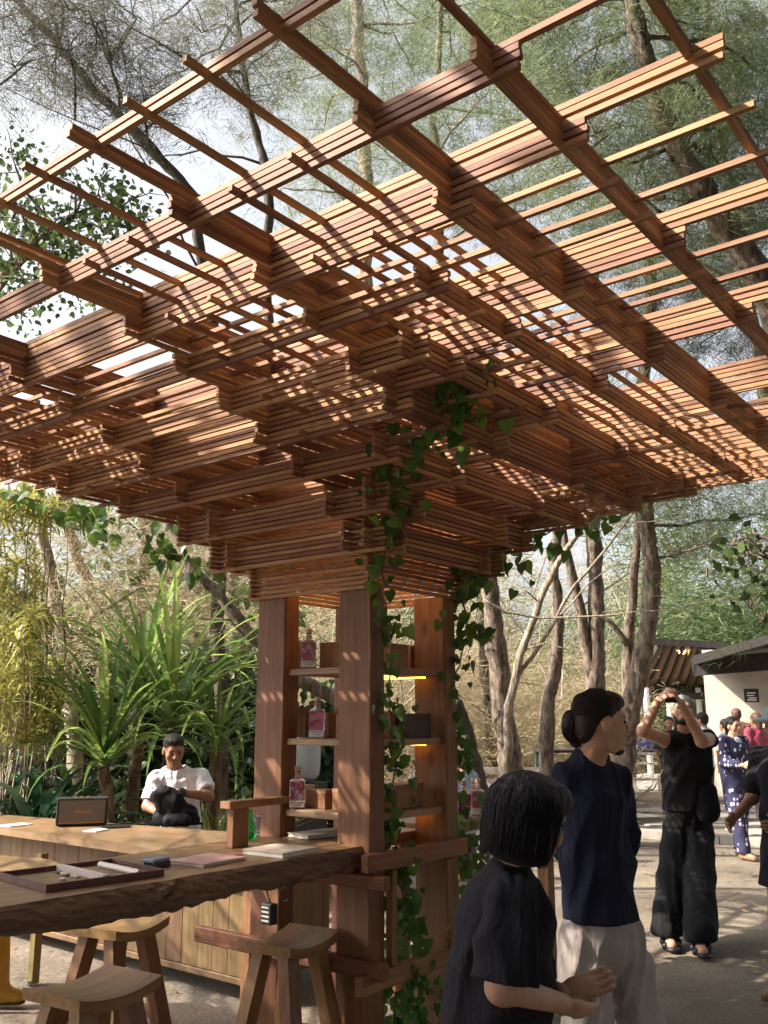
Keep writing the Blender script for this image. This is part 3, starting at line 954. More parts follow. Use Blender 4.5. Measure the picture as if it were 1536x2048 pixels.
def ybox(px0, px1, pytop, k, y, depth, label, mat, name='wooden_box'):
    z = SHZ[k] + .0012
    a = Gy(px0, 1450, y); b = Gy(px1, 1450, y); top = Gy((px0 + px1) / 2, pytop, y).z
    x0, x1 = sorted((a.x, b.x))
    r = empty(name, ((x0 + x1) / 2, y + depth / 2, z), 0, label, 'box', 'wooden boxes on the tower shelves')
    h = top - z; w = (x1 - x0) / 2
    mb = MB(); mb.box(-w, w, -depth / 2, depth / 2, 0, h * .8); mb.bevel(.002); mb.build('body', mat, r)
    mb = MB(); mb.box(-w - .001, w + .001, -depth / 2 - .001, depth / 2 + .001, h * .805, h); mb.bevel(.002); mb.build('lid', mat, r)
M['darkbox'] = plain('dark_stained_box', (.045, .022, .020), .6, noise=.25)
ybox(816, 862, 1427, 1, 2.87, .12, 'dark stained box on the middle shelf, right side of the tower', M['darkbox'])
ybox(782, 812, 1422, 1, 2.95, .10, 'red-brown wooden box left of the dark stained box', M['box'])
ybox(785, 818, 1288, 0, 2.90, .10, 'tall red-brown box on the top shelf, right side of the tower', M['box'])
ybox(822, 850, 1292, 0, 3.02, .08, 'low brown box beside the tall one on the top right shelf', M['box'])
ybox(790, 846, 1568, 2, 2.92, .12, 'wide brown box on the bottom shelf, right side of the tower', M['box'])
# ---- green bottle and tumbler on the slab
r = empty('green_bottle', (3.30, 3.435, ST), 0, 'green glass bottle on the slab behind the bracket', 'bottle')
mb = MB(); mb.lathe([(.030, .0006), (.034, .004), (.034, .05), (.030, .062), (.018, .09), (.012, .115), (.011, .14)], 20); mb.build('glass_body', M['glass_green'], r, sm=True)
mb = MB(); mb.lathe([(.0125, .1402), (.0125, .148)], 14); mb.build('cap', M['metal'], r)
r = empty('drinking_glass', (3.375, 3.475, ST), 0, 'clear drinking glass next to the green bottle', 'glass')
mb = MB(); mb.lathe([(.027, .0006), (.031, .10), (.029, .10), (.0255, .006)], 20); mb.build('tumbler', M['glass_clear'], r, sm=True)
# ---- loudspeaker on the bar
def speaker():
    c = Vector((4.335, 6.33, .7905))
    fx = (Vector((4.50, 6.27, 0)) - Vector((4.17, 6.40, 0))).normalized()
    rz = math.atan2(fx.y, fx.x) - math.radians(14)
    r = empty('loudspeaker', c, rz, 'black box loudspeaker with a tan grille and gold script on the bar', 'speaker')
    mb = MB(); mb.box(-.185, .185, -.075, .075, .008, .205); mb.bevel(.008, 2); mb.build('cabinet', plain('black_vinyl', (.015, .014, .014), .6, noise=.3, scale=200), r)
    g = M['grille'] = None
    m, nt, b = nmat('tan_grille_cloth')
    tc = N(nt, 'ShaderNodeTexCoord'); ck = N(nt, 'ShaderNodeTexChecker'); ck.inputs['Scale'].default_value = 260
    ck.inputs['Color1'].default_value = (.22, .175, .15, 1); ck.inputs['Color2'].default_value = (.10, .08, .07, 1)
    nt.links.new(tc.outputs['Object'], ck.inputs['Vector']); nt.links.new(ck.outputs[0], b.inputs['Base Color']); b.inputs['Roughness'].default_value = .9
    mb = MB(); mb.box(-.165, .165, -.0785, -.0755, .026, .188); mb.build('grille', m, r)
    mb = MB(); mb.box(-.165, .165, -.0800, -.0787, .024, .029); mb.build('trim', M['gold'], r)
    for i, x in enumerate((-.05, -.01, .04)):
        mb = MB(); mb.lathe([(.008, 0), (.008, .008)], 12, (x, 0, .2055)); mb.build('knob', M['gold'], r)
    me = text_mesh('Marshall', .036, .35)
    Mx = Matrix.Rotation(math.pi / 2, 4, 'X'); Mx.translation = (0, -.0792, .108); me.transform(Mx)
    o = bpy.data.objects.new('lettering', me); me.materials.append(M['gold']); COL.objects.link(o); o.parent = r
    for sx in (-1, 1):
        mb = MB(); mb.box(sx * .15 - .015, sx * .15 + .015, -.06, .06, 0.0004, .0075); mb.build('foot', M['black'], r)
speaker()
# papers and a tablet lying on the bar
r = flat_book('paper_sheet', 4.20, 5.95, .16, .11, .0075, math.radians(20), M['cov_white'], M['paper'], 'white paper pad lying on the bar between speaker and backpack', 'paper', z=.7905)
r = flat_book('tablet_case', 4.42, 6.02, .20, .14, .010, math.radians(-25), M['black'], M['black'], 'black flat case lying on the bar behind the paper', 'case', z=.7905)
r = flat_book('paper_sheet', 4.03, 6.72, .2, .14, .0075, math.radians(4), M['cov_white'], M['paper'], 'white paper pad lying on the bar at the left edge', 'paper', z=.7905)
# ---- backpack
def backpack():
    c = W(350, 1658, 7.02); c.z = .791
    r = empty('backpack', c, 0, 'black backpack being opened on the bar', 'backpack')
    M['pack'] = plain('black_nylon', (.007, .007, .010), .7, noise=.35, scale=30, spec=.15)
    M['pack2'] = plain('grey_nylon', (.018, .018, .022), .7, noise=.3, scale=30, spec=.2)
    P = lambda px, py, dv=0: W(px, py, 7.02 + dv)
    prims = [('cap', P(322, 1640), P(378, 1640), .070, .078, None, 1), ('cap', P(350, 1636), P(338, 1600), .125, .085, AWAY, .75), ('cap', P(338, 1600), P(326, 1584), .085, .050, AWAY, .8), ('cap', P(372, 1628), P(352, 1606), .07, .05, None, 1)]
    me = sdf_mesh('body', prims, res=.009, k=.06, wr=(.010, 46), cuts=[(Vector((0, 0, .7915)), Vector((0, 0, -1)))])
    obj_from(me, 'body', M['pack'], r)
    me = sdf_mesh('front_pocket', [('cap', P(338, 1641, -.115), P(370, 1641, -.115), .05, .05, None, 1)], res=.008, k=.03, wr=(.004, 50), cuts=[(Vector((0, 0, .7915)), Vector((0, 0, -1)))])
    obj_from(me, 'front_pocket', M['pack'], r)
    me = sdf_mesh('lid_flap', [('cap', P(312, 1592, -.03), P(320, 1618, -.05), .040, .028, None, 1), ('cap', P(312, 1592, -.03), P(334, 1582, -.02), .035, .03, None, 1)], res=.008, k=.03, wr=(.004, 50))
    obj_from(me, 'lid_flap', M['pack2'], r)
    for pts in ([P(300, 1650, -.05), P(283, 1638, -.03), P(275, 1650, -.03), P(292, 1655, -.05)], [P(385, 1652, -.05), P(400, 1652, -.03), P(405, 1656, -.03)]):
        mb = MB(); pts = [Vector((p.x, p.y, max(p.z, .802))) for p in pts]; mb.tube(pts, .010, 6); Wbuild(mb, 'strap', M['pack'], r)
BACKPACK = backpack
# ---- dark adaptor box hanging on the tower
r = empty('power_adaptor', Gx(545, 1822, 3.42).xyz, 0, 'black power adaptor with pale slots hanging on the lower rail', 'adaptor')
c = Gx(540, 1826, 3.40)
mb = MB(); mb.box(c.x - .03, c.x + .02, c.y - .035, c.y + .035, c.z - .05, c.z + .045); mb.bevel(.005); Wbuild(mb, 'casing', M['black'], r)
for i in range(4):
    mb = MB(); z = c.z - .035 + i * .02; mb.box(c.x - .0325, c.x - .0305, c.y - .022, c.y + .026, z, z + .008); Wbuild(mb, 'slot', plain('pale_slot', (.6, .58, .52), .4) if i == 0 else bpy.data.materials['pale_slot'], r)
mb = MB(); mb.tube([c + Vector((0, 0, .045)), c + Vector((.0, .04, .12)), c + Vector((.01, .10, .20)), c + Vector((.03, .0, .28))], .004, 6); Wbuild(mb, 'cable', M['black'], r)
mb = MB(); a = Gx(570, 1780, 3.40); mb.tube([a + Vector((0, .03 * math.cos(t), .03 * math.sin(t) - .02)) for t in np.linspace(1.6, 8.2, 14)], .003, 6); Wbuild(mb, 'cable', M['black'], r)
# ---- yellow rubber boot at the left edge (worn by someone outside the frame)
def boot():
    b = Gz(12, 2008, 0)
    r = empty('rubber_boot', (b.x, b.y, 0), 0, 'yellow rubber boot on the ground at the left edge', 'boot')
    d = Gz(0, 1800, 0)
    prims = [('cap', b + RIGHT * -.03 + Vector((0, 0, .05)), b + RIGHT * .06 + Vector((0, 0, .04)), .05, .04, None, 1),
             ('cap', b + RIGHT * -.045 + Vector((0, 0, .06)), b + RIGHT * -.075 + Vector((0, 0, .36)), .055, .065, None, 1)]
    me = sdf_mesh('shaft', prims, res=.010, k=.03, cuts=[(Vector((0, 0, .004)), Vector((0, 0, -1))), (Vector((0, 0, .37)), Vector((0, 0, 1)))])
    obj_from(me, 'shaft', plain('yellow_rubber', (.42, .23, .018), .35, noise=.15), r)
    me = sdf_mesh('sole', [('cap', b + RIGHT * -.06 + Vector((0, 0, .012)), b + RIGHT * .068 + Vector((0, 0, .012)), .05, .042, None, 1)], res=.010, k=.02, cuts=[(Vector((0, 0, .001)), Vector((0, 0, -1))), (Vector((0, 0, .016)), Vector((0, 0, 1)))])
    obj_from(me, 'sole', plain('dark_sole', (.03, .02, .012), .7), r)
BOOT = boot
BACKPACK(); BOOT()

# ================================================================== VEGETATION
M['needles'] = leafmat('casuarina_needles', (.055, .08, .032), (.135, .175, .070), (.26, .29, .125), .6, .45, 1.2)
M['needles_dark'] = leafmat('dark_casuarina_needles', (.045, .048, .036), (.11, .11, .075), (.21, .19, .12), .6, .4, 1.2)
M['needles_dry'] = leafmat('dry_needles', (.24, .185, .11), (.44, .365, .23), (.58, .50, .33), .8, .35, 1.0, spec=.2)
M['dryleaf'] = M['needles_dry']
M['leaf_green'] = leafmat('broad_leaf', (.04, .08, .016), (.09, .18, .03), (.20, .32, .05), .4, .45, 2.0)
M['leaf_mid'] = leafmat('dull_broad_leaf', (.03, .05, .018), (.06, .10, .03), (.13, .18, .05), .6, .4, 2.0, spec=.2)
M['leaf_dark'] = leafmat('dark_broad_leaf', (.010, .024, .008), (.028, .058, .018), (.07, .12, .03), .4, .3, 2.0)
M['leaf_vine'] = leafmat('vine_leaf', (.03, .075, .014), (.065, .15, .025), (.17, .29, .045), .38, .45, 9.0, objrand=True)
M['leaf_pand'] = leafmat('pandan_blade', (.065, .125, .03), (.14, .235, .05), (.34, .42, .09), .32, .5, 4.0, objrand=True)
M['leaf_lily'] = leafmat('lily_leaf', (.012, .04, .022), (.03, .075, .035), (.09, .15, .06), .3, .25, 4.0, objrand=True)
M['leaf_var'] = leafmat('variegated_leaf', (.14, .15, .035), (.31, .30, .075), (.50, .45, .14), .4, .4, 2.0)
M['grass_dry'] = leafmat('dry_tall_grass', (.14, .16, .04), (.34, .33, .12), (.55, .47, .22), .6, .4, 3.0)
def needles(cl, per, length=.2, width=.008, sub=46, droop=.75, spread=.085, seed=0):
    """thin needle tufts clumped round the given centres [(Vector, radius)]"""
    rg = np.random.default_rng(seed)
    V = []
    for c, R in cl:
        n = int(per * (R / .6) ** 2)
        ns = max(4, int(sub * (R / .6) ** 1.6))
        sc = rg.normal(0, 1, (ns, 3)) * np.array([R * .52, R * .52, R * .40])
        who = rg.integers(0, ns, n)
        p = _v(c) + sc[who] + rg.normal(0, spread, (n, 3)) * np.array([1, 1, .8])
        dirs0 = rg.normal(0, 1, (ns, 3)); dirs0[:, 2] = dirs0[:, 2] * .4 - droop
        d = dirs0[who] + rg.normal(0, .5, (n, 3))
        d /= np.linalg.norm(d, axis=1)[:, None]
        L = length * rg.uniform(.6, 1.3, n)[:, None]
        s = np.cross(d, rg.normal(0, 1, (n, 3))); s /= np.linalg.norm(s, axis=1)[:, None]
        w = width * rg.uniform(.6, 1.2, n)[:, None]
        V.append(np.stack([p - s * w * .5, p + s * w * .5, p + d * L], 1).reshape(-1, 3))
    V = np.concatenate(V)
    return V, np.arange(len(V)).reshape(-1, 3)
def leaves(cl, per, size=.09, seed=0, droop=.3, aspect=.8, fold=.25):
    """little folded broad leaves round the given centres; two triangles + tip"""
    rg = np.random.default_rng(seed)
    P = []; S = []
    for c, R in cl:
        n = int(per * (R / .6) ** 2)
        ns = max(5, n // 9)
        sc = rg.normal(0, 1, (ns, 3)) * R * .5
        P.append(_v(c) + sc[rg.integers(0, ns, n)] + rg.normal(0, R * .16 + .03, (n, 3)))
    p = np.concatenate(P); n = len(p)
    d = rg.normal(0, 1, (n, 3)); d[:, 2] -= droop * 2; d /= np.linalg.norm(d, axis=1)[:, None]
    s = np.cross(d, rg.normal(0, 1, (n, 3))); s /= np.linalg.norm(s, axis=1)[:, None]
    u = np.cross(d, s)
    L = size * rg.uniform(.6, 1.35, n)[:, None]; w = L * aspect * .5
    a = p; m = p + d * L * .45; t = p + d * L
    l = m + s * w + u * w * fold; r = m - s * w + u * w * fold
    l2 = p + d * L * .12 + s * w * .75; r2 = p + d * L * .12 - s * w * .75
    V = np.stack([a, l2, l, t, r, r2], 1).reshape(-1, 3)
    b = np.arange(n) * 6
    F = np.concatenate([np.stack([b, b + 1, b + 2, b + 3], 1), np.stack([b, b + 3, b + 4, b + 5], 1)])
    return V, F
def wig(pts, n=4, amp=.06, seed=0):
    """subdivide a polyline with a little waviness"""
    rr = random.Random(seed); out = []
    pts = [Vector(p) for p in pts]
    for a, b in zip(pts, pts[1:]):
        for i in range(n):
            t = i / n
            p = a.lerp(b, t)
            if i: p += Vector((rr.uniform(-1, 1), rr.uniform(-1, 1), rr.uniform(-1, 1))) * amp * (b - a).length * .25
            out.append(p)
    out.append(pts[-1]); return out
def rads(n, r0, r1, flare=0.0):
    return [r0 + (r1 - r0) * i / (n - 1) + (flare * r0 * math.exp(-i * 1.1)) for i in range(n)]
def tree(name, label, trunk, r0, r1, clusters, bark, leafm, per=420, kind='needle', group=None, seed=0, limbs=(), twigs=True, flare=.5, cat='tree', length=.19, width=.0075, limb_r=.035, lsize=.1):
    """trunk: world polyline from the ground; clusters: [(Vector, R)] of foliage, each fed by a limb from the trunk"""
    base = Vector((trunk[0].x, trunk[0].y, 0))
    root = empty(name, base, 0, label, cat, group)
    pts = wig(trunk, 4, .10, seed)
    mb = MB(); rj = random.Random(seed + 5); pts = wig(pts, 2, .04, seed); mb.tube(pts, [q * rj.uniform(.92, 1.10) for q in rads(len(pts), r0, r1, flare)], 12)
    for v in mb.bm.verts: v.co += Vector((rj.gauss(0, 1), rj.gauss(0, 1), 0)) * r0 * .05
    Wbuild(mb, 'trunk', bark, root, True)
    rr = random.Random(seed)
    for lb in limbs:
        q = wig(lb[0], 3, .12, rr.random()); mb = MB(); mb.tube(q, rads(len(q), lb[1], lb[1] * .35), 7); Wbuild(mb, 'limb', bark, root, True)
    if clusters:
        for c, R in clusters:
            cand = pts[len(pts) // 5:]
            for lb in limbs: cand = cand + [Vector(x) for x in lb[0]]
            best = min(cand, key=lambda p: (p - c).length + (1.2 if p.z > c.z + .2 else 0))
            mid = best.lerp(c, .5) + Vector((rr.uniform(-.2, .2), rr.uniform(-.2, .2), rr.uniform(-.05, .3)))
            q = wig([best, mid, c, c + (c - mid) * .5], 3, .2, rr.random())
            mb = MB(); L = (c - best).length
            mb.tube(q, rads(len(q), min(limb_r, .012 + .008 * L), .004), 6)
            for k in range(7 if twigs else 0):
                s = q[rr.randrange(3, len(q))]; e = s + Vector((rr.uniform(-1, 1), rr.uniform(-1, 1), rr.uniform(-.5, .7))) * R * .9
                mb.tube([s, s.lerp(e, .5) + Vector((0, 0, .05)), e], [.007, .005, .002], 5, cap=False)
            Wbuild(mb, 'limb', bark, root, True)
        if kind == 'needle': V, F = needles(clusters, per, length, width, seed=seed)
        else: V, F = leaves(clusters, per, lsize, seed=seed)
        o = obj_from(np_mesh('crown', V, F), 'crown', leafm, root); tag(o, kind='stuff')
    return root
def path(px_list, depth, basepx=None):
    """polyline through image columns/rows at one distance; first point is dropped to the ground"""
    pts = [W(x, y, depth) for x, y in px_list]
    b = Wg(px_list[0][0] if basepx is None else basepx, depth); b.z = -.05
    return [b] + pts
def C(px, py, depth, R): return (W(px, py, depth), R)
def cl(depth, R, items, jit=1.0, seed=1):
    rr = random.Random(seed)
    return [(W(x, y, depth + rr.uniform(-jit, jit)), R * rr.uniform(.8, 1.2)) for x, y in items]
TG = 'casuarina trees round the clearing'
# right leaning trunk behind the canopy
tree('casuarina_tree', 'thick leaning casuarina seen through the canopy at the upper right', path([(1720, 1100), (1600, 720), (1525, 560), (1450, 455), (1385, 350), (1310, 200), (1285, 100), (1262, 0), (1230, -220)], 9.5, 1740), .19, .07,
     cl(10.5, .75, [(1100, 60), (1180, 140), (1080, 180), (1210, 260), (1150, 330), (1010, 60), (1340, 90), (1430, 60), (1500, 130), (1400, 200), (1490, 260), (1270, 380), (1330, 300), (1200, 420), (1440, 330), (1510, 420), (1380, 470), (1130, -40), (1260, -60), (1400, -60), (1000, -30)], 1.4, 3), M['bark'], M['needles'], 2100, group=TG, seed=1, flare=.2,
     limbs=[([W(1330, 300, 9.5), W(1250, 330, 9.3), W(1180, 300, 9.2)], .025), ([W(1400, 390, 9.5), W(1330, 430, 9.3), W(1290, 400, 9.2), W(1310, 350, 9.1)], .022), ([W(1500, 530, 9.5), W(1420, 420, 9.6), W(1330, 395, 9.6)], .02)])
tree('casuarina_tree', 'slim pale casuarina rising at the far upper right corner', path([(1560, 1000), (1470, 400), (1440, 300), (1410, 130), (1420, -50)], 12.5, 1600), .10, .04,
     cl(13, .85, [(1500, 60), (1450, 150), (1530, 330), (1480, 500), (1420, 560), (1330, 560), (1250, 500), (1530, 600), (1300, 640), (1380, 180), (1520, 200), (1340, -20), (1410, 680), (1500, 740), (1330, 20), (1500, 420)], 1.4, 4), M['bark_pale'], M['needles_dark'], 1700, group=TG, seed=2)
tree('casuarina_tree', 'tall white-barked casuarina straight behind the canopy', path([(745, 1100), (738, 700), (735, 380), (725, 200), (712, 0), (705, -150)], 15, 748), .14, .08,
     cl(15.5, .9, [(700, 60), (780, 40), (820, 130), (640, 80), (700, 180), (860, 60), (600, 160), (560, 120), (780, 200), (730, 320), (650, 250), (800, 330), (690, 420), (600, 380), (900, 20), (720, -40), (560, -20), (640, -10)], 1.6, 5), M['bark_pale'], M['needles'], 900, group=TG, seed=3)
tree('casuarina_tree', 'thin dark casuarina between the white trunk and the corner block', path([(885, 1100), (880, 420), (865, 250), (878, 100), (880, -60)], 13.5, 890), .075, .04,
     cl(13.5, .8, [(900, 120), (860, 20), (960, 200), (900, 260), (940, 330), (1000, 380), (970, 60), (1040, 240), (1060, 420), (930, 430), (860, 330)], 1.5, 6), M['bark'], M['needles'], 900, group=TG, seed=4)
tree('casuarina_tree', 'sparse dark casuarina with bent limbs in the open sky at the upper left', path([(560, 1100), (545, 700), (530, 330), (505, 240), (485, 130), (470, -60)], 12, 566), .085, .03,
     cl(12, .62, [(420, 60), (330, 40), (470, 30), (540, 100), (450, 140), (360, 110), (560, 30), (270, 60), (620, 30), (500, 190), (340, 150)], 1.2, 7), M['bark_dark'], M['needles_dark'], 1000, group=TG, seed=5,
     limbs=[([W(530, 330, 12), W(400, 300, 12), W(300, 320, 12)], .02)])
tree('casuarina_tree', 'dark many-stemmed casuarina leaning to the top left corner', path([(440, 1100), (425, 700), (395, 400), (300, 300), (150, 130), (60, 30), (-40, -80)], 11, 450), .09, .03,
     cl(11, .60, [(60, 60), (130, 100), (200, 60), (110, 170), (190, 160), (250, 130), (40, 130), (150, 20), (290, 200), (20, -10), (300, 250), (230, 220), (90, -20), (240, 10), (-20, 60)], 1.0, 8), M['bark_dark'], M['needles_dark'], 1100, group=TG, seed=6,
     limbs=[([W(395, 400, 11), W(260, 240, 11), W(215, 120, 11), W(205, -20, 11)], .02), ([W(420, 620, 11), W(340, 400, 10.8), W(240, 230, 10.8)], .02), ([W(300, 300, 11), W(150, 240, 10.6), W(0, 170, 10.5)], .012)])
# lower right trunks
tree('casuarina_tree', 'thick curved casuarina trunk just right of the tower', path([(1040, 1640), (1018, 1500), (1000, 1380), (985, 1230), (962, 1050), (950, 900), (960, 600)], 13, 1045), .19, .09,
     cl(13.5, .9, [(960, 880), (1050, 960), (1000, 700), (1080, 800)], 1.2, 9), M['bark'], M['needles'], 900, group=TG, seed=7)
tree('casuarina_tree', 'forked casuarina trunk behind the man with the hair bun', path([(1195, 1560), (1190, 1400), (1192, 1330), (1192, 1200), (1185, 1060), (1180, 850), (1190, 500)], 14, 1195), .17, .08,
     cl(14.5, 1.0, [(1150, 960), (1250, 1000), (1200, 820), (1300, 940)], 1.2, 10), M['bark'], M['needles'], 900, group=TG, seed=8,
     limbs=[([W(1190, 1360, 14), W(1168, 1280, 14), W(1140, 1130, 14), W(1120, 1000, 14)], .12)])
tree('casuarina_tree', 'paired grey casuarina trunk beside the shed roof', path([(1240, 1560), (1262, 1420), (1290, 1290), (1303, 1160), (1292, 1050), (1290, 850), (1300, 500)], 12, 1236), .15, .08,
     cl(12.5, .9, [(1380, 1000), (1450, 960), (1400, 1090), (1330, 980), (1500, 1030), (1480, 1120), (1420, 870), (1520, 930)], 1.6, 11), M['bark'], M['needles'], 1000, group=TG, seed=9,
     limbs=[([W(1252, 1480, 12), W(1255, 1330, 12.2), W(1265, 1200, 12.2), W(1275, 1060, 12.2), W(1270, 900, 12.2)], .10), ([W(1256, 1290, 12.1), W(1222, 1245, 12.1), W(1200, 1230, 12.1)], .05)])
tree('bare_trunk', 'old brown tapering trunk just left of the hair bun', path([(1090, 1600), (1092, 1480), (1096, 1400), (1110, 1330), (1116, 1250), (1108, 1120), (1118, 950), (1105, 700)], 12, 1090), .12, .045, [], M['bark'], None, seed=10)
tree('bare_trunk', 'dark leaning trunk just behind the right tower post', path([(968, 1620), (950, 1540), (930, 1460), (905, 1400)], 10.5, 972), .12, .09, [], M['bark_dark'], None, seed=11)
tree('bare_trunk', 'thin grey-barked trunk between the tower and the curved trunk', path([(975, 1600), (985, 1500), (975, 1380), (962, 1250), (970, 1100), (965, 900)], 15, 975), .10, .06, [], M['bark'], None, seed=12)
tree('dead_tree', 'bare pale dead tree with long slanting branches behind the tower', path([(1016, 1600), (1014, 1450), (1040, 1310), (1080, 1200), (1125, 1110), (1190, 1020), (1260, 940)], 11.5, 1018), .065, .028, [], M['bark_pale'], None, seed=13, flare=.3,
     limbs=[([W(1030, 1365, 11.5), W(1080, 1290, 11.5), W(1150, 1170, 11.4), W(1240, 1060, 11.2), W(1320, 960, 11)], .03), ([W(968, 1200, 11.2), W(1010, 1225, 11.2), W(1080, 1236, 11.2), W(1200, 1232, 11), W(1330, 1222, 10.8), W(1540, 1180, 10.5)], .018),
            ([W(1078, 1205, 11.5), W(1050, 1180, 11.4), W(1020, 1200, 11.3)], .012), ([W(1045, 1300, 11.5), W(1090, 1285, 11.4), W(1140, 1300, 11.3)], .012), ([W(1150, 1075, 11.5), W(1250, 1045, 11.3), W(1400, 1030, 11)], .012), ([W(1120, 1230, 11.4), W(1200, 1150, 11.3), W(1290, 1090, 11.2)], .012)])
# left trunks
tree('casuarina_tree', 'pale smooth trunk leaning in the bushes at the left', path([(150, 1560), (140, 1340), (118, 1230), (95, 1120), (80, 1030), (70, 800)], 11, 155), .10, .06,
     [], M['bark_pale'], M['needles_dry'], 400, group=TG, seed=14, limbs=[([W(135, 1290, 11), W(190, 1230, 11), W(290, 1170, 11), W(360, 1180, 11)], .03)])
tree('casuarina_tree', 'second pale trunk right of the leaning one at the left', path([(220, 1560), (208, 1300), (190, 1210), (160, 1130), (135, 1050), (120, 800)], 12, 224), .10, .06, [], M['bark_pale'], M['needles_dry'], 400, group=TG, seed=15)
tree('casuarina_tree', 'third pale trunk rising behind the tall pandan blades', path([(262, 1560), (266, 1320), (282, 1230), (290, 1150), (285, 900)], 12, 262), .11, .06, [], M['bark_pale'], M['needles_dry'], 400, group=TG, seed=16)
tree('fallen_bough', 'brown bough slanting down behind the tower at the left', [Wg(720, 9.5, -.02)] + [W(700, 1420, 9.5), W(650, 1385, 9.5), W(560, 1340, 9.5), W(500, 1270, 9.5), W(440, 1190, 9.5), W(385, 1140, 9.5), W(330, 1040, 9.6)], .075, .045, [], M['bark'], None, seed=17, flare=0,
     limbs=[([W(520, 1300, 9.5), W(460, 1240, 9.4), W(380, 1235, 9.3)], .018)])
# dry thicket: uncountable tan twigs and needles
def thicket():
    rg = np.random.default_rng(21)
    cs = []
    for i in range(560):
        px = rg.uniform(-150, 1750); d = rg.uniform(14.5, 20) if px < 1215 else rg.uniform(26, 32)
        z = abs(rg.normal(0, 1)) * 1.6 + .3
        p = Wg(px, d, z)
        cs.append((p, rg.uniform(.55, .95)))
    V, F = needles(cs, 290, .30, .010, sub=18, droop=.15, spread=.20, seed=5)
    o = obj_from(np_mesh('dry_thicket', V, F), 'dry_thicket', M['needles_dry'])
    tag(o, 'tan thicket of dry needles and twigs behind the clearing', kind='stuff')
    # bare twigs
    mb = MB(); rr = random.Random(9)
    for i in range(260):
        s = Wg(rr.uniform(-100, 1300), rr.uniform(13, 18), rr.uniform(.2, 3.6))
        e = s + Vector((rr.uniform(-1, 1), rr.uniform(-1, 1), rr.uniform(-.1, 1.2))) * rr.uniform(.8, 2.4)
        m = s.lerp(e, .5) + Vector((rr.uniform(-.2, .2), rr.uniform(-.2, .2), rr.uniform(-.1, .25)))
        mb.tube([s, m, e], [.014, .010, .004], 5, cap=False)
    o = Wbuild(mb, 'dry_twigs', M['bark_pale'], None); tag(o, 'bare pale twigs criss-crossing in the thicket', kind='stuff')
thicket()
# far wood closing the horizon
def far_wood():
    rg = np.random.default_rng(33)
    cs = []
    for i in range(560):
        px = rg.uniform(-900, 2500); d = rg.uniform(24, 40)
        cs.append((Wg(px, d, abs(rg.normal(0, 1)) * 2.6 + .5), rg.uniform(1.4, 2.4)))
    V, F = needles(cs, 85, .36, .055, sub=22, droop=.3, spread=.28, seed=8)
    o = obj_from(np_mesh('far_wood', V, F), 'far_wood', leafmat('far_wood_leaf', (.035, .065, .02), (.085, .13, .042), (.18, .21, .075), .6, .4, .3))
    tag(o, 'hazy green wood closing the view far behind', kind='stuff')
far_wood()
# dark leafy hedge at the left, behind the bar
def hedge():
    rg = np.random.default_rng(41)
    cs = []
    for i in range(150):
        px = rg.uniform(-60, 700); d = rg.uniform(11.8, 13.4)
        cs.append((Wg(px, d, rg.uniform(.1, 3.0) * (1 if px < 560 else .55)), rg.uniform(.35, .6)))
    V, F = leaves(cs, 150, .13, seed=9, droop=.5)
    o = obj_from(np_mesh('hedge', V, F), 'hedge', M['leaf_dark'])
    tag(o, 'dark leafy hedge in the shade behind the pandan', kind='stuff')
    cs = [(Wg(rg.uniform(150, 560), rg.uniform(11.2, 12), rg.uniform(1.8, 4.2)), rg.uniform(.3, .5)) for _ in range(40)]
    V, F = leaves(cs, 26, .14, seed=10)
    o = obj_from(np_mesh('climber_leaves', V, F), 'climber_leaves', M['leaf_green']); tag(o, 'bright round climber leaves scattered over the hedge', kind='stuff')
    # dry needles draped over its top
    cs = [(Wg(rg.uniform(60, 540), rg.uniform(10.6, 11.6), rg.uniform(2.5, 4.4)), rg.uniform(.4, .7)) for _ in range(46)]
    V, F = needles(cs, 330, .24, .010, sub=14, droop=.3, spread=.16, seed=6)
    o = obj_from(np_mesh('dry_sprays', V, F), 'dry_sprays', M['needles_dry']); tag(o, 'sunlit dry needle sprays hanging over the hedge', kind='stuff')
hedge()
# broad-leaved tree at the left edge, leaves against the sky
tree('broad_leaved_tree', 'round-leaved green tree at the left edge against the sky', path([(-160, 1000), (-100, 700), (0, 560), (80, 480), (150, 430)], 9, -170), .10, .03,
     cl(9, .36, [(30, 330), (60, 400), (20, 450), (90, 460), (140, 480), (200, 440), (190, 390), (230, 470), (120, 540), (40, 530), (260, 400), (-20, 400), (70, 560), (280, 450), (160, 560), (0, 600)], .5, 12), M['bark'], M['leaf_mid'], 330, kind='leaf', seed=18, lsize=.062, limb_r=.02)
tree('broad_leaved_tree', 'leafy branch tree with heart-shaped leaves at the right edge', path([(1700, 1400), (1680, 1200), (1600, 1150), (1540, 1120)], 8, 1710), .06, .02,
     cl(8, .26, [(1490, 1110), (1520, 1160), (1465, 1090), (1535, 1080), (1500, 1180), (1440, 1130), (1530, 1230)], .3, 13), M['bark'], M['leaf_mid'], 130, kind='leaf', seed=19, lsize=.085, limb_r=.012)
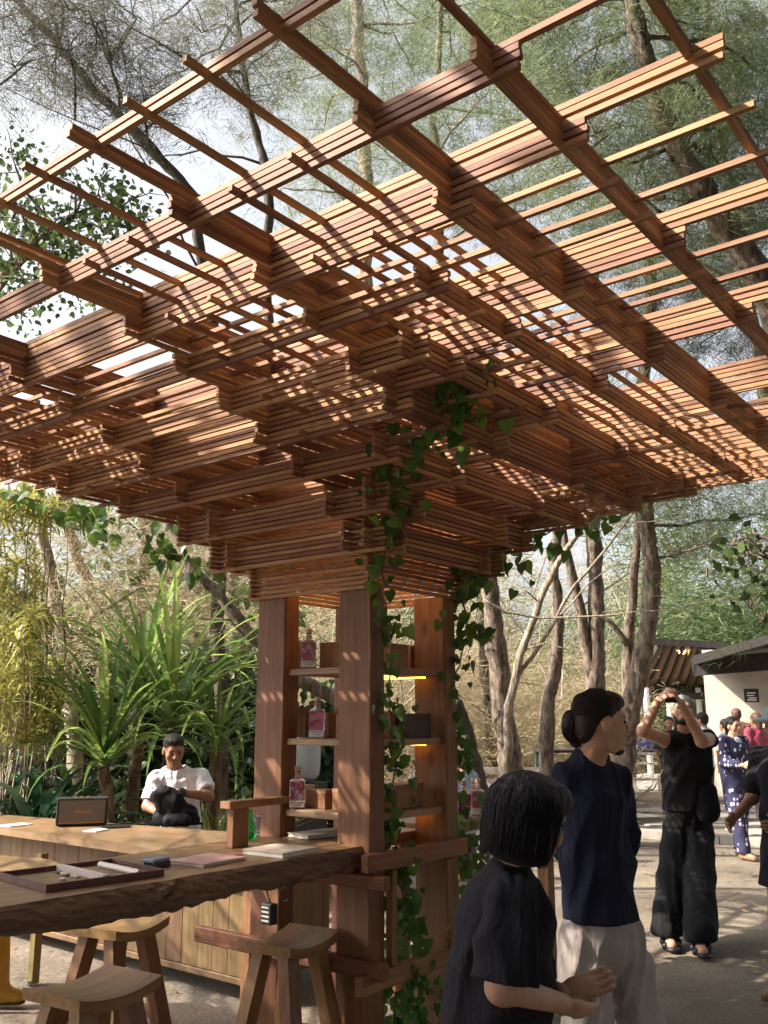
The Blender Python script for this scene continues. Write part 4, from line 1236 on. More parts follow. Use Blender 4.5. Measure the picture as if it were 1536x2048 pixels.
# an unseen neighbour tree to the left that throws dappled shade over the clearing
tree('casuarina_tree', 'unseen casuarina added left of the bar to cast dappled shade', [Vector((-2.2, 9.5, -.05)), Vector((-2.1, 9.4, 3)), Vector((-1.8, 9.0, 6)), Vector((-1.5, 8.8, 9.5))], .16, .05,
     [(Vector((-1.9 + random.uniform(-2.3, 2.3), 8.9 + random.uniform(-2.3, 2.3), random.uniform(5.4, 9.6))), random.uniform(.5, .8)) for _ in range(4)], M['bark'], M['needles'], 420, group=TG, seed=20)
tree('casuarina_tree', 'unseen low-crowned casuarina added beside the viewer to shade slab and bar', [Vector((-1.6, 4.6, -.05)), Vector((-1.4, 4.8, 3)), Vector((-.9, 5.2, 5.5)), Vector((-.5, 5.4, 8.0))], .15, .05,  # second added tree out of view, crown placed for its shade
     [(Vector((-.3 + random.uniform(-1.5, 1.5), 5.6 + random.uniform(-1.6, 1.6), random.uniform(4.8, 7.4))), random.uniform(.4, .6)) for _ in range(2)]
     + [(Vector((.1 + random.uniform(-.9, .9), 5.4 + random.uniform(-1.0, 1.0), random.uniform(3.0, 4.3))), random.uniform(.45, .7)) for _ in range(22)]
     + [(Vector((1.6 + random.uniform(-.8, .8), 7.9 + random.uniform(-.9, .9), random.uniform(3.1, 4.6))), random.uniform(.35, .55)) for _ in range(9)], M['bark'], M['needles'], 900, group=TG, seed=21)

# crowns of the grove all round and above the clearing, added out of view to block skylight
def grove():
    rg = np.random.default_rng(91); cs = []
    while len(cs) < 320:
        az = rg.uniform(0, 2 * math.pi); rad = rg.uniform(3.5, 14); z = rg.uniform(4.2, 11)
        p = Vector((rad * math.cos(az), rad * math.sin(az), z))
        q = p - CAM; fwd = q.dot(AWAY); rt = q.dot(RIGHT)
        if fwd > 0 and abs(rt) < fwd * .62 + 1.6 and (z - 1.6) < fwd * 1.05 + 2.2: continue       # stay out of the view
        g = p + SUN * ((p.z - 1.5) / -SUN.z)
        gf, gr = g.dot(AWAY), g.dot(RIGHT)
        if 2.4 < gf < 17 and -8 < gr < .9: continue
        if 6.2 < gf < 17 and .9 <= gr < 8 and rg.uniform() < .75: continue
        c3 = p + SUN * ((p.z - 3.0) / -SUN.z)
        if abs(c3.x - PC.x) < 4.4 and abs(c3.y - PC.y) < 4.4: continue
        cs.append((p, rg.uniform(1.0, 1.7)))
    V, F = leaves(cs, 34, .42, seed=17, droop=.2)
    o = obj_from(np_mesh('added_crowns', V, F), 'added_crowns', M['leaf_mid']); tag(o, 'crowns of the surrounding grove, added unseen to shade the clearing', kind='stuff')
grove()

# ================================================================== PEOPLE
def skin(name, col):
    m, nt, b = nmat(name)
    tc = N(nt, 'ShaderNodeTexCoord'); nz = N(nt, 'ShaderNodeTexNoise'); nz.inputs['Scale'].default_value = 18; nz.inputs['Detail'].default_value = 4
    nt.links.new(tc.outputs['Object'], nz.inputs['Vector'])
    r = ramp(nt, [(0.3, tuple(c * .85 for c in col)), (0.7, tuple(c * 1.12 for c in col))])
    nt.links.new(nz.outputs[0], r.inputs[0]); nt.links.new(r.outputs[0], b.inputs['Base Color'])
    b.inputs['Roughness'].default_value = .5
    b.inputs['Subsurface Weight'].default_value = .12; b.inputs['Subsurface Radius'].default_value = (.01, .004, .002)
    return m
def cloth(name, col, rough=.85, noise=.12, scale=220):
    m, nt, b = nmat(name)
    tc = N(nt, 'ShaderNodeTexCoord'); nz = N(nt, 'ShaderNodeTexNoise'); nz.inputs['Scale'].default_value = scale; nz.inputs['Detail'].default_value = 2
    n2 = N(nt, 'ShaderNodeTexNoise'); n2.inputs['Scale'].default_value = 4
    nt.links.new(tc.outputs['Object'], nz.inputs['Vector']); nt.links.new(tc.outputs['Object'], n2.inputs['Vector'])
    ad = N(nt, 'ShaderNodeMath', operation='ADD'); nt.links.new(nz.outputs[0], ad.inputs[0]); nt.links.new(n2.outputs[0], ad.inputs[1])
    r = ramp(nt, [(0.35, tuple(c * (1 - noise) for c in col)), (0.65, tuple(min(1, c * (1 + noise)) for c in col))])
    mh = N(nt, 'ShaderNodeMath', operation='MULTIPLY'); mh.inputs[1].default_value = .5; nt.links.new(ad.outputs[0], mh.inputs[0])
    nt.links.new(mh.outputs[0], r.inputs[0]); nt.links.new(r.outputs[0], b.inputs['Base Color'])
    b.inputs['Roughness'].default_value = rough; b.inputs['Specular IOR Level'].default_value = .2
    b.inputs['Sheen Weight'].default_value = .10; b.inputs['Sheen Tint'].default_value = (*[min(1, c * 3 + .02) for c in col], 1)
    mpf = N(nt, 'ShaderNodeMapping'); mpf.inputs['Scale'].default_value = (1, 1, .45); nt.links.new(tc.outputs['Object'], mpf.inputs[0])
    n3 = N(nt, 'ShaderNodeTexNoise'); n3.inputs['Scale'].default_value = 22; n3.inputs['Detail'].default_value = 3; n3.inputs['Distortion'].default_value = 1.4; nt.links.new(mpf.outputs[0], n3.inputs['Vector'])
    b2 = N(nt, 'ShaderNodeBump'); b2.inputs['Strength'].default_value = .55; b2.inputs['Distance'].default_value = .022; nt.links.new(n3.outputs[0], b2.inputs['Height'])
    b1 = N(nt, 'ShaderNodeBump'); b1.inputs['Strength'].default_value = .2; b1.inputs['Distance'].default_value = .002; nt.links.new(nz.outputs[0], b1.inputs['Height'])
    nt.links.new(b2.outputs[0], b1.inputs['Normal']); nt.links.new(b1.outputs[0], b.inputs['Normal'])
    return m
def hairmat(name, col):
    m, nt, b = nmat(name)
    tc = N(nt, 'ShaderNodeTexCoord'); mp = N(nt, 'ShaderNodeMapping'); mp.inputs['Scale'].default_value = (160, 160, 7)
    nt.links.new(tc.outputs['Object'], mp.inputs[0])
    nz = N(nt, 'ShaderNodeTexNoise'); nz.inputs['Scale'].default_value = 1; nz.inputs['Detail'].default_value = 4
    nt.links.new(mp.outputs[0], nz.inputs['Vector'])
    r = ramp(nt, [(0.3, tuple(c * .5 for c in col)), (0.7, tuple(c * 1.7 for c in col))])
    nt.links.new(nz.outputs[0], r.inputs[0]); nt.links.new(r.outputs[0], b.inputs['Base Color'])
    b.inputs['Roughness'].default_value = .55; b.inputs['Specular IOR Level'].default_value = .28
    bump(nt, b, nz.outputs[0], .8, .006)
    return m
M['skin_a'] = skin('tan_skin', (.36, .185, .11)); M['skin_b'] = skin('light_tan_skin', (.47, .255, .165)); M['skin_c'] = skin('brown_skin', (.30, .15, .092))
M['hair'] = hairmat('black_hair', (.013, .011, .011))
M['eye'] = plain('dark_eye', (.015, .010, .008), .15)
M['lip'] = plain('lip', (.30, .125, .09), .5)
def head_prims(c, fd, ud, s=1.0):
    fd = fd.normalized(); ud = (ud - fd * ud.dot(fd)).normalized(); rd = fd.cross(ud)
    A = (rd, fd, ud)
    P = lambda r, f, u: c + (rd * r + fd * f + ud * u) * s
    S = lambda *t: tuple(q * s for q in t)
    pr = [('ell', P(0, -.012, .030), S(.075, .094, .084), A), ('ell', P(0, .016, -.025), S(.062, .070, .088), A), ('ell', P(0, .030, -.078), S(.046, .050, .036), A),
          ('cap', P(0, .066, -.100), P(0, .060, -.104), .018 * s, .018 * s, None, 1, .02),
          ('cap', P(0, .086, .012), P(0, .106, -.026), .0085 * s, .0125 * s, None, 1, .012), ('cap', P(-.011, .096, -.030), P(.011, .096, -.030), .010 * s, .010 * s, None, 1, .01),
          ('cap', P(-.038, .074, .022), P(.038, .074, .022), .013 * s, .013 * s, None, 1, .015),
          ('cap', P(-.020, .082, -.058), P(.020, .082, -.058), .0085 * s, .0085 * s, None, 1, .008), ('cap', P(-.017, .081, -.068), P(.017, .081, -.068), .009 * s, .009 * s, None, 1, .008),
          ('ell', P(-.043, .055, -.03), S(.024, .025, .03), A), ('ell', P(.043, .055, -.03), S(.024, .025, .03), A)]
    for q in (-1, 1):
        pr.append(('ell', P(q * .077, -.006, -.012), S(.010, .019, .031), A))
    subs = [('ell', P(q * .031, .098, .003), S(.019, .016, .0095), A) for q in (-1, 1)]
    return pr, subs, P, A
def face_bits(root, c, fd, ud, s=1.0, brow=True):
    pr, subs, P, A = head_prims(c, fd, ud, s)
    for q in (-1, 1):
        me = sdf_mesh('eye', [('ell', P(q * .031, .0815, .003), (.013 * s, .009 * s, .0062 * s), A)], res=.0035, k=.004); obj_from(me, 'eye', M['eye'], root)
        if brow:
            me = sdf_mesh('eyebrow', [('cap', P(q * .016, .0895, .021), P(q * .046, .077, .025), .0048, .0036, None, 1)], res=.0035, k=.004); obj_from(me, 'eyebrow', M['hair'], root)
    me = sdf_mesh('lips', [('cap', P(-.014, .0868, -.059), P(.014, .0868, -.059), .0052, .0052, None, 1), ('cap', P(-.011, .0862, -.067), P(.011, .0862, -.067), .0058, .0058, None, 1)], res=.0035, k=.005); obj_from(me, 'lips', M['lip'], root)
def hand_prims(w, d, n, side, curl=.5, s=1.0, spread=.0):
    """w wrist, d direction of the hand, n direction the palm faces, side = +1/-1 which side the thumb leaves"""
    d = d.normalized(); n = (n - d * n.dot(d)).normalized(); t = d.cross(n) * side
    pr = [('cap', w, w + d * .045 * s, .025 * s, .033 * s, n, .48), ('cap', w + d * .04 * s, w + d * .078 * s, .035 * s, .037 * s, n, .40)]
    for i, (off, L) in enumerate(((.030, .072), (.010, .082), (-.010, .076), (-.029, .060))):
        a = w + (d * .085 + t * off) * s
        u1 = (d + n * curl * .7 + t * spread * (off * 20)).normalized(); u2 = (d + n * curl * 2.2).normalized(); u3 = (d * (1 - curl) + n * curl * 3.2).normalized()
        b = a + u1 * L * .45 * s; e = b + u2 * L * .33 * s; f = e + u3 * L * .24 * s
        pr += [('cap', a, b, .0092 * s, .0085 * s, None, 1, .004), ('cap', b, e, .0085 * s, .008 * s, None, 1, .004), ('cap', e, f, .008 * s, .0068 * s, None, 1, .004)]
    a = w + (d * .022 + t * .024) * s; b = a + (d * .030 + t * .024 + n * .012) * s; e = b + (d * .030 + t * .004 + n * .014 * (1 + curl)) * s
    pr += [('cap', a, b, .014 * s, .011 * s, None, 1, .008), ('cap', b, e, .011 * s, .0085 * s, None, 1, .004)]
    return pr
def body_mesh(prims, head, hands, res=.010, hres=.0055):
    """body, head and hands grown as one skin"""
    mes = [sdf_mesh('b', prims, res=res, k=.03)]
    if head:
        pr, subs = head
        mes.append(sdf_mesh('h', pr, res=hres, k=.016, subs=subs))
    for h in hands: mes.append(sdf_mesh('f', h, res=.0045, k=.010))
    return join_meshes('person', mes)
def mk_person(label, base, me, mat, group=None):
    o = bpy.data.objects.new('person', me); me.materials.append(mat); COL.objects.link(o)
    tag(o, label, 'person', group)
    return o
def cap(a, b, ra, rb, fa=None, fl=1.0, *k): return ('cap', a, b, ra, rb, fa, fl, *k)
def add_cloth(root, name, mat, prims, res=.010, k=.04, **kw):
    return obj_from(sdf_mesh(name, prims, res=res, k=k, **kw), name, mat, root)

def strands(root, mat, paths, r=.0011, name='hair_strands'):
    """many thin hairs as ribbons-tubes in one mesh"""
    V = []; F = []; b = 0
    for q in paths:
        n = len(q)
        for i, p in enumerate(q):
            a = q[max(i - 1, 0)]; c = q[min(i + 1, n - 1)]
            t = (c - a).normalized(); u = t.cross(Vector((.3, .5, .8))).normalized(); v = t.cross(u)
            rr = r * (1 - .6 * (i / (n - 1)) ** 3)
            for k in range(3):
                an = 2.094 * k; w = p + (u * math.cos(an) + v * math.sin(an)) * rr; V.append((w.x, w.y, w.z))
        for i in range(n - 1):
            for k in range(3):
                x = b + i * 3 + k; y = b + i * 3 + (k + 1) % 3; F.append((x, y, y + 3, x + 3))
        b += n * 3
    o = obj_from(smooth(np_mesh(name, np.array(V), np.array(F))), name, mat, root); tag(o, kind='stuff'); return o
# ---------------------------------------------------------------- 1  barman
def barman():
    D = 7.40
    P = lambda px, py, dv=0.0: W(px, py, D + dv)
    fd = (-AWAY + RIGHT * .45 - UP * .36).normalized(); ud = (UP + RIGHT * .10 - AWAY * .3).normalized()
    hc = P(347, 1500, 0)
    nb = P(351, 1541, .05); chest = P(360, 1578, .05); waist = P(362, 1640, .06); hip = P(362, 1690, .06)
    shR, shL = P(313, 1556, .02), P(403, 1553, .06)        # image left / image right shoulder
    elA, wrA = P(296, 1612, -.10), P(318, 1626, -.28)      # image-left arm goes down into the bag
    elB, wrB = P(416, 1592, -.06), P(355, 1584, -.26)      # image-right arm comes across to the bag top
    head = head_prims(hc, fd, ud, 1.02)
    prims = [cap(chest, waist, .11, .11, AWAY, .70), cap(waist, hip, .11, .115, AWAY, .72), cap(nb, hc - ud * .06 - fd * .02, .056, .054), cap(shR, shL, .042, .042), cap(nb, chest, .055, .10, AWAY, .72),
             cap(shR, elA, .044, .044), cap(elA, wrA, .042, .027), cap(shL, elB, .046, .046), cap(elB, wrB, .044, .028)]
    for q in (-1, 1):
        hp = hip + RIGHT * q * .085; kn = Vector((hp.x, hp.y, .47)); an = Vector((hp.x, hp.y, .07))
        prims += [cap(hp, kn, .085, .055), cap(kn, an, .055, .04), cap(an, an - AWAY * .13 - UP * .03, .04, .035)]
    hands = [hand_prims(wrA, (wrA - elA) + UP * -.1, -UP * .6 + RIGHT * .6, 1, .7), hand_prims(wrB, (wrB - elB) - UP * .02, -UP - AWAY * .3, -1, .9)]
    root = mk_person('man behind the bar in a white printed T-shirt opening a black backpack', None, body_mesh(prims, head[:2], hands), M['skin_c'])
    face_bits(root, hc, fd, ud, 1.02)
    pr, subs, Q, A = head
    add_cloth(root, 'hair', M['hair'], [('ell', Q(0, -.020, .045), (.083, .098, .082), A), ('ell', Q(0, .03, .092), (.07, .06, .034), A), ('ell', Q(0, -.06, -.01), (.076, .05, .06), A)], res=.006, k=.02, wr=(.002, 160),
              subs=[('ell', Q(0, .100, -.038), (.072, .075, .082), A), ('ell', Q(.085, .02, -.03), (.03, .05, .045), A), ('ell', Q(-.085, .02, -.03), (.03, .05, .045), A)])
    wh = cloth('white_cotton', (.74, .75, .80), .85, .05)
    slA = shR.lerp(elA, .80); slB = shL.lerp(elB, .72)
    obj_from(shirt_mesh('t_shirt', [cap(nb - UP * .02, chest, .10, .165, AWAY, .70), cap(chest, waist, .155, .152, AWAY, .75), cap(waist, hip - UP * .06, .155, .162, AWAY, .78), cap(shR, shL, .066, .066)],
              [([cap(shR, elA, .066, .074)], slA, elA - shR), ([cap(shL, elB, .068, .078)], slB, elB - shL)], .008, .05, (.010, 52), subs=[('ell', nb + UP * .055 - AWAY * .02, (.085, .085, .06), (RIGHT, AWAY, UP))]), 't_shirt', wh, root)
    me = text_mesh('EAST INDIES', .030)
    place_text(me, M['ink'], root, P(354, 1556, -.122) , RIGHT + UP * .10, UP, 'shirt_lettering')
    me = text_mesh('BALI', .012) if False else None
    # watch
    wd = (wrB - elB).normalized(); wp = wrB - wd * .035
    add_cloth(root, 'wrist_watch', M['black'], [cap(wp - wd * .012, wp + wd * .012, .036, .036)], res=.006, k=.01)
    jean = cloth('dark_jeans', (.03, .035, .05))
    legs = [cap(waist - UP * .1, hip, .15, .155, AWAY, .8)]
    for q in (-1, 1):
        hp = hip + RIGHT * q * .085; legs += [cap(hp, Vector((hp.x, hp.y, .05)), .10, .075)]
    add_cloth(root, 'trousers', jean, legs, res=.014, k=.04)
    return root
barman()

# ---------------------------------------------------------------- 2  man with hair bun
def bun_man():
    D = 3.62
    P = lambda px, py, dv=0.0: W(px, py, D + dv)
    fd = (RIGHT * 1.0 + AWAY * .10 - UP * .03).normalized(); ud = (UP + RIGHT * -.06).normalized()
    hc = P(1203, 1444, 0)
    pr, subs, Q, A = head_prims(hc, fd, ud, 1.0)
    bf = (-AWAY * .75 + RIGHT * .65).normalized()            # the chest faces right of the camera
    br = bf.cross(UP)
    nb = P(1180, 1522, .03); chest = P(1185, 1610, .04); waist = P(1196, 1730, .04); hip = P(1200, 1850, .04)
    shN, shF = P(1134, 1556, .02), P(1232, 1560, .12)
    elN, wrN = P(1134, 1690, .14), P(1160, 1780, .24)
    elF, wrF = P(1244, 1690, .20), P(1225, 1780, .26)
    hipz = hip.z
    fL = P(1165, 2048); fL.z = 0; fR = P(1305, 2048, .16); fR.z = 0
    prims = [cap(chest, waist, .115, .11, bf, .70), cap(waist, hip, .11, .12, bf, .75), cap(nb, hc - ud * .065 - fd * .025, .060, .056), cap(shN, shF, .042, .042), cap(nb, chest, .06, .11, bf, .70),
             cap(shN, elN, .044, .042), cap(elN, wrN, .042, .028), cap(shF, elF, .055, .042), cap(elF, wrF, .042, .028)]
    for hp, ft in ((P(1165, 1870, -.02), fL), (P(1235, 1870, .08), fR)):
        kn = hp.lerp(ft, .48) + bf * .03
        an = ft + UP * .08
        prims += [cap(hp, kn, .085, .056), cap(kn, an, .054, .038), cap(an - UP * .02, an + bf * .15 - UP * .045, .038, .032)]
    hands = [hand_prims(wrN, RIGHT * .6 + AWAY * .3 - UP * .3, -AWAY, 1, .4), hand_prims(wrF, -RIGHT * .6 - UP * .3, -AWAY, 1, .4)]
    root = mk_person('man with a hair bun in a navy top and pale trousers, smiling to the right', None, body_mesh(prims, (pr, subs), hands, hres=.0042), M['skin_b'])
    face_bits(root, hc, fd, ud, 1.0)
    hr = hairmat('dark_brown_hair', (.020, .012, .010))
    hp_ = [('ell', Q(0, -.025, .042), (.084, .096, .084), A), ('ell', Q(0, .03, .075), (.068, .062, .046), A), ('ell', Q(0, -.075, -.02), (.070, .045, .065), A)]
    add_cloth(root, 'hair', hr, hp_, res=.0055, k=.02, wr=(.0012, 220), subs=[('ell', Q(0, .092, -.022), (.09, .070, .092), A), ('ell', Q(.085, .028, -.035), (.03, .048, .055), A), ('ell', Q(-.085, .028, -.035), (.03, .048, .055), A)])
    add_cloth(root, 'hair_bun', hr, [('ell', P(1141, 1448, .0), (.035, .040, .056), (RIGHT, AWAY, UP)), ('ell', P(1151, 1473, .01), (.030, .036, .045), (RIGHT, AWAY, UP))], res=.0055, k=.02, wr=(.002, 200))
    rr = random.Random(8); paths = []; cen = Q(0, -.025, .042); bd = (P(1143, 1452, .0) - cen)
    lo = Vector((bd.dot(A[0]) / .086, bd.dot(A[1]) / .098, bd.dot(A[2]) / .086)).normalized()
    for i in range(1500):
        a = rr.uniform(-1.9, 1.9); el = rr.uniform(-.1, 1.2) if abs(a) > 1.15 else rr.uniform(.42, 1.3)
        d0 = Vector((math.sin(a) * math.cos(el), math.cos(a) * math.cos(el), math.sin(el)))
        q = []; gr = rr.gauss(1.012, .010)
        for k_ in range(7):
            dd = d0.lerp(lo, k_ / 6).normalized() * gr
            q.append(cen + A[0] * dd.x * .0855 + A[1] * dd.y * .0975 + A[2] * dd.z * .0855)
        paths.append(q)
    bc = P(1143, 1455, .0)
    for i in range(500):
        a = rr.uniform(0, 6.28); ph = rr.uniform(-1, 1); q = []
        for k_ in range(7):
            t = a + k_ * .5; q.append(bc + (RIGHT * math.cos(t) * .038 + UP * math.sin(t) * .058) * math.cos(ph) * rr.gauss(1.0, .01) + AWAY * math.sin(ph) * .048)
        paths.append(q)
    strands(root, hr, paths)
    add_cloth(root, 'beard', hr, [('ell', Q(0, .062, -.108), (.024, .026, .018), A), cap(Q(-.02, .088, -.050), Q(.02, .088, -.050), .0045, .0045)], res=.005, k=.012, wr=(.002, 250))
    navy = cloth('navy_linen', (.012, .0135, .030), .9, .15, 260)
    slN = shN.lerp(elN, .98); slF = shF.lerp(elF, .98)
    add_cloth(root, 'top', navy, [cap(nb - UP * .02, chest, .09, .148, bf, .74), cap(chest, waist, .152, .150, bf, .80), cap(waist, hip, .152, .168, bf, .86), cap(shN, shF, .064, .064),
              cap(shN, slN, .066, .074, None, 1, .025), cap(shF, slF, .066, .074, None, 1, .025)], res=.0085, k=.045, wr=(.013, 40), wrdir=(.8, -.6, .15),
              cuts=[(P(1200, 1842), Vector((0, 0, -1)))], subs=[('ell', nb + UP * .075 + bf * .035, (.088, .092, .075), (br, bf, UP)), cap(nb + bf * .10 + UP * .01, chest + bf * .165 + UP * .11, .014, .006)])
    lin = cloth('pale_linen', (.34, .295, .275), .9, .08, 300)
    L = [cap(P(1200, 1830, .05), hip - UP * .03, .145, .160, bf, .84)]
    for hp, ft in ((P(1168, 1880, -.02), fL), (P(1240, 1880, .08), fR)): L += [cap(hp, ft + UP * .06, .108, .098, None, 1, .02)]
    add_cloth(root, 'trousers', lin, L, res=.010, k=.045, wr=(.016, 38), wrdir=(.8, -.55, .1), cuts=[(Vector((0, 0, .055)), Vector((0, 0, -1)))])
    for ft in (fL, fR):
        add_cloth(root, 'shoe', plain('brown_shoe', (.10, .06, .04), .5), [cap(ft + UP * .035 - bf * .03, ft + UP * .03 + bf * .16, .05, .042)], res=.010, k=.02, cuts=[(Vector((0, 0, .002)), Vector((0, 0, -1)))])
    return root
bun_man()

# ---------------------------------------------------------------- 3  woman in front, black T-shirt and bob
def front_woman():
    D = 2.52
    P = lambda px, py, dv=0.0: W(px, py, D + dv)
    fd = (RIGHT * .86 + AWAY * .50 - UP * .20).normalized(); ud = (UP + RIGHT * .16).normalized()
    hc = P(1062, 1640, 0)
    pr, subs, Q, A = head_prims(hc, fd, ud, .98)
    bf = (RIGHT * .95 + AWAY * .3).normalized(); br = bf.cross(UP)
    nb = P(1022, 1744, .0); chest = P(1010, 1850, .02); waist = P(996, 1990, .04); hip = P(985, 2110, .05)
    shN, shF = P(1020, 1800, -.13), P(1040, 1796, .17)
    elN, wrN = P(1004, 1975, -.20), P(1128, 2008, -.10)
    elF, wrF = P(1060, 1975, .20), P(1125, 1985, .10)
    prims = [cap(chest, waist, .105, .10, bf, .78), cap(waist, hip, .10, .12, bf, .82), cap(nb, hc - ud * .06 - fd * .03, .050, .048), cap(shN, shF, .038, .038), cap(nb, chest, .05, .10, bf, .78),
             cap(shN, elN, .046, .038), cap(elN, wrN, .038, .025), cap(shF, elF, .046, .038), cap(elF, wrF, .038, .025)]
    for q in (-1, 1):
        hp = hip + br * q * .08; ft = Vector((hp.x + bf.x * .04 * q, hp.y + bf.y * .04 * q, 0)) + bf * q * .08
        kn = hp.lerp(ft, .47) + bf * .03
        prims += [cap(hp, kn, .085, .055), cap(kn, ft + UP * .08, .053, .036), cap(ft + UP * .06, ft + bf * .14 + UP * .035, .036, .03)]
    hands = [hand_prims(wrN, (wrN - elN).normalized() + AWAY * .15 - UP * .1, AWAY * .6 + UP * .5, -1, .35, .95), hand_prims(wrF, RIGHT + UP * .25, -AWAY * .6 + UP * .4, 1, .3, .95)]
    root = mk_person('woman with a black bob in a black T-shirt, nearest the viewer, seen from behind', None, body_mesh(prims, (pr, subs), hands, hres=.0045), M['skin_b'])
    face_bits(root, hc, fd, ud, .98)
    bob = [('ell', Q(0, -.025, .040), (.095, .108, .090), A), ('ell', Q(.0, -.048, -.045), (.090, .072, .078), A), ('ell', Q(.055, -.016, -.055), (.034, .064, .070), A), ('ell', Q(-.055, -.016, -.055), (.034, .064, .070), A), ('ell', Q(0, .045, .072), (.075, .062, .046), A)]
    hair = hairmat('glossy_black_hair', (.012, .010, .013))
    add_cloth(root, 'hair', hair, bob, res=.0055, k=.03, wr=(.0022, 150), subs=[('ell', Q(0, .125, -.045), (.085, .085, .12), A), ('ell', Q(.10, .05, -.06), (.045, .035, .055), A)], cuts=[(Q(0, -.04, -.118), (-ud + fd * .12))])
    # hair falling from the crown
    rr = random.Random(5); paths = []
    cen = Q(0, -.028, .015)
    for i in range(4600):
        a = rr.uniform(0, 2 * math.pi)
        side = math.cos(a)                                   # 1 towards the face
        if side > .55: continue
        q = []; hem = -.122 + rr.gauss(0, .013) + .02 * max(side, 0); grow = rr.gauss(1.0, .034)
        for k in range(9):
            el = 1.45 - k * .235
            if el > -.12:
                R = (.098, .110, .100)
                p = (A[0] * math.sin(a) * R[0] + A[1] * math.cos(a) * R[1]) * math.cos(el) * grow + A[2] * math.sin(el) * R[2] * grow
                last = p
            else:
                drop = (k - 6) / 2.0
                p = last * 1.0 + A[2] * (hem + .015 - last.dot(A[2])) * min(drop, 1) - (A[0] * math.sin(a) + A[1] * math.cos(a)) * .012 * drop * drop
            q.append(cen + p + Vector((rr.gauss(0, .0012), rr.gauss(0, .0012), rr.gauss(0, .0012))))
        paths.append(q)
    for i in range(150):
        a = rr.uniform(.9, 5.4); el = rr.uniform(-.1, 1.3)
        dv = (A[0] * math.sin(a) + A[1] * math.cos(a)) * math.cos(el) + A[2] * math.sin(el)
        s0 = cen + dv * .098; e0 = s0 + dv * rr.uniform(.01, .035) - A[2] * rr.uniform(.05, .12)
        paths.append([s0, s0.lerp(e0, .4) + dv * .012, e0.lerp(s0, .2) + dv * .004, e0])
    strands(root, hair, paths, .00085)
    blk = cloth('black_jersey', (.011, .010, .014), .9, .2, 300)
    slN = shN.lerp(elN, .93); slF = shF.lerp(elF, .90)
    sn = (elN - shN).normalized(); sf = (elF - shF).normalized()
    obj_from(shirt_mesh('t_shirt', [cap(nb - UP * .03, chest, .085, .150, bf, .84), cap(chest, waist, .155, .165, bf, .86), cap(waist, hip, .165, .180, bf, .88), cap(shN, shF, .060, .060)],
              [([cap(shN, elN, .066, .090)], slN, sn), ([cap(shF, elF, .066, .090)], slF, sf)], .0075, .04, (.013, 40), wrdir=(.7, -.6, .25),
              subs=[('ell', nb + UP * .055 + bf * .02, (.062, .066, .055), (br, bf, UP))]), 't_shirt', blk, root)
    add_cloth(root, 'trousers', cloth('dark_grey_skirt', (.03, .03, .035)), [cap(hip, Vector((hip.x, hip.y, .30)), .17, .20, bf, .9)], res=.014, k=.03, wr=(.008, 22), cuts=[(Vector((0, 0, .30)), Vector((0, 0, -1)))])
    for q in (-1, 1):
        hp = hip + br * q * .08; ft = Vector((hp.x + bf.x * .04 * q, hp.y + bf.y * .04 * q, 0)) + bf * q * .08
        add_cloth(root, 'sandal', M['black'], [cap(ft + UP * .02 - bf * .03, ft + UP * .02 + bf * .16, .046, .04)], res=.010, k=.02, cuts=[(Vector((0, 0, .002)), Vector((0, 0, -1)))])
    # thin cord necklace visible at the nape
    return root
front_woman()

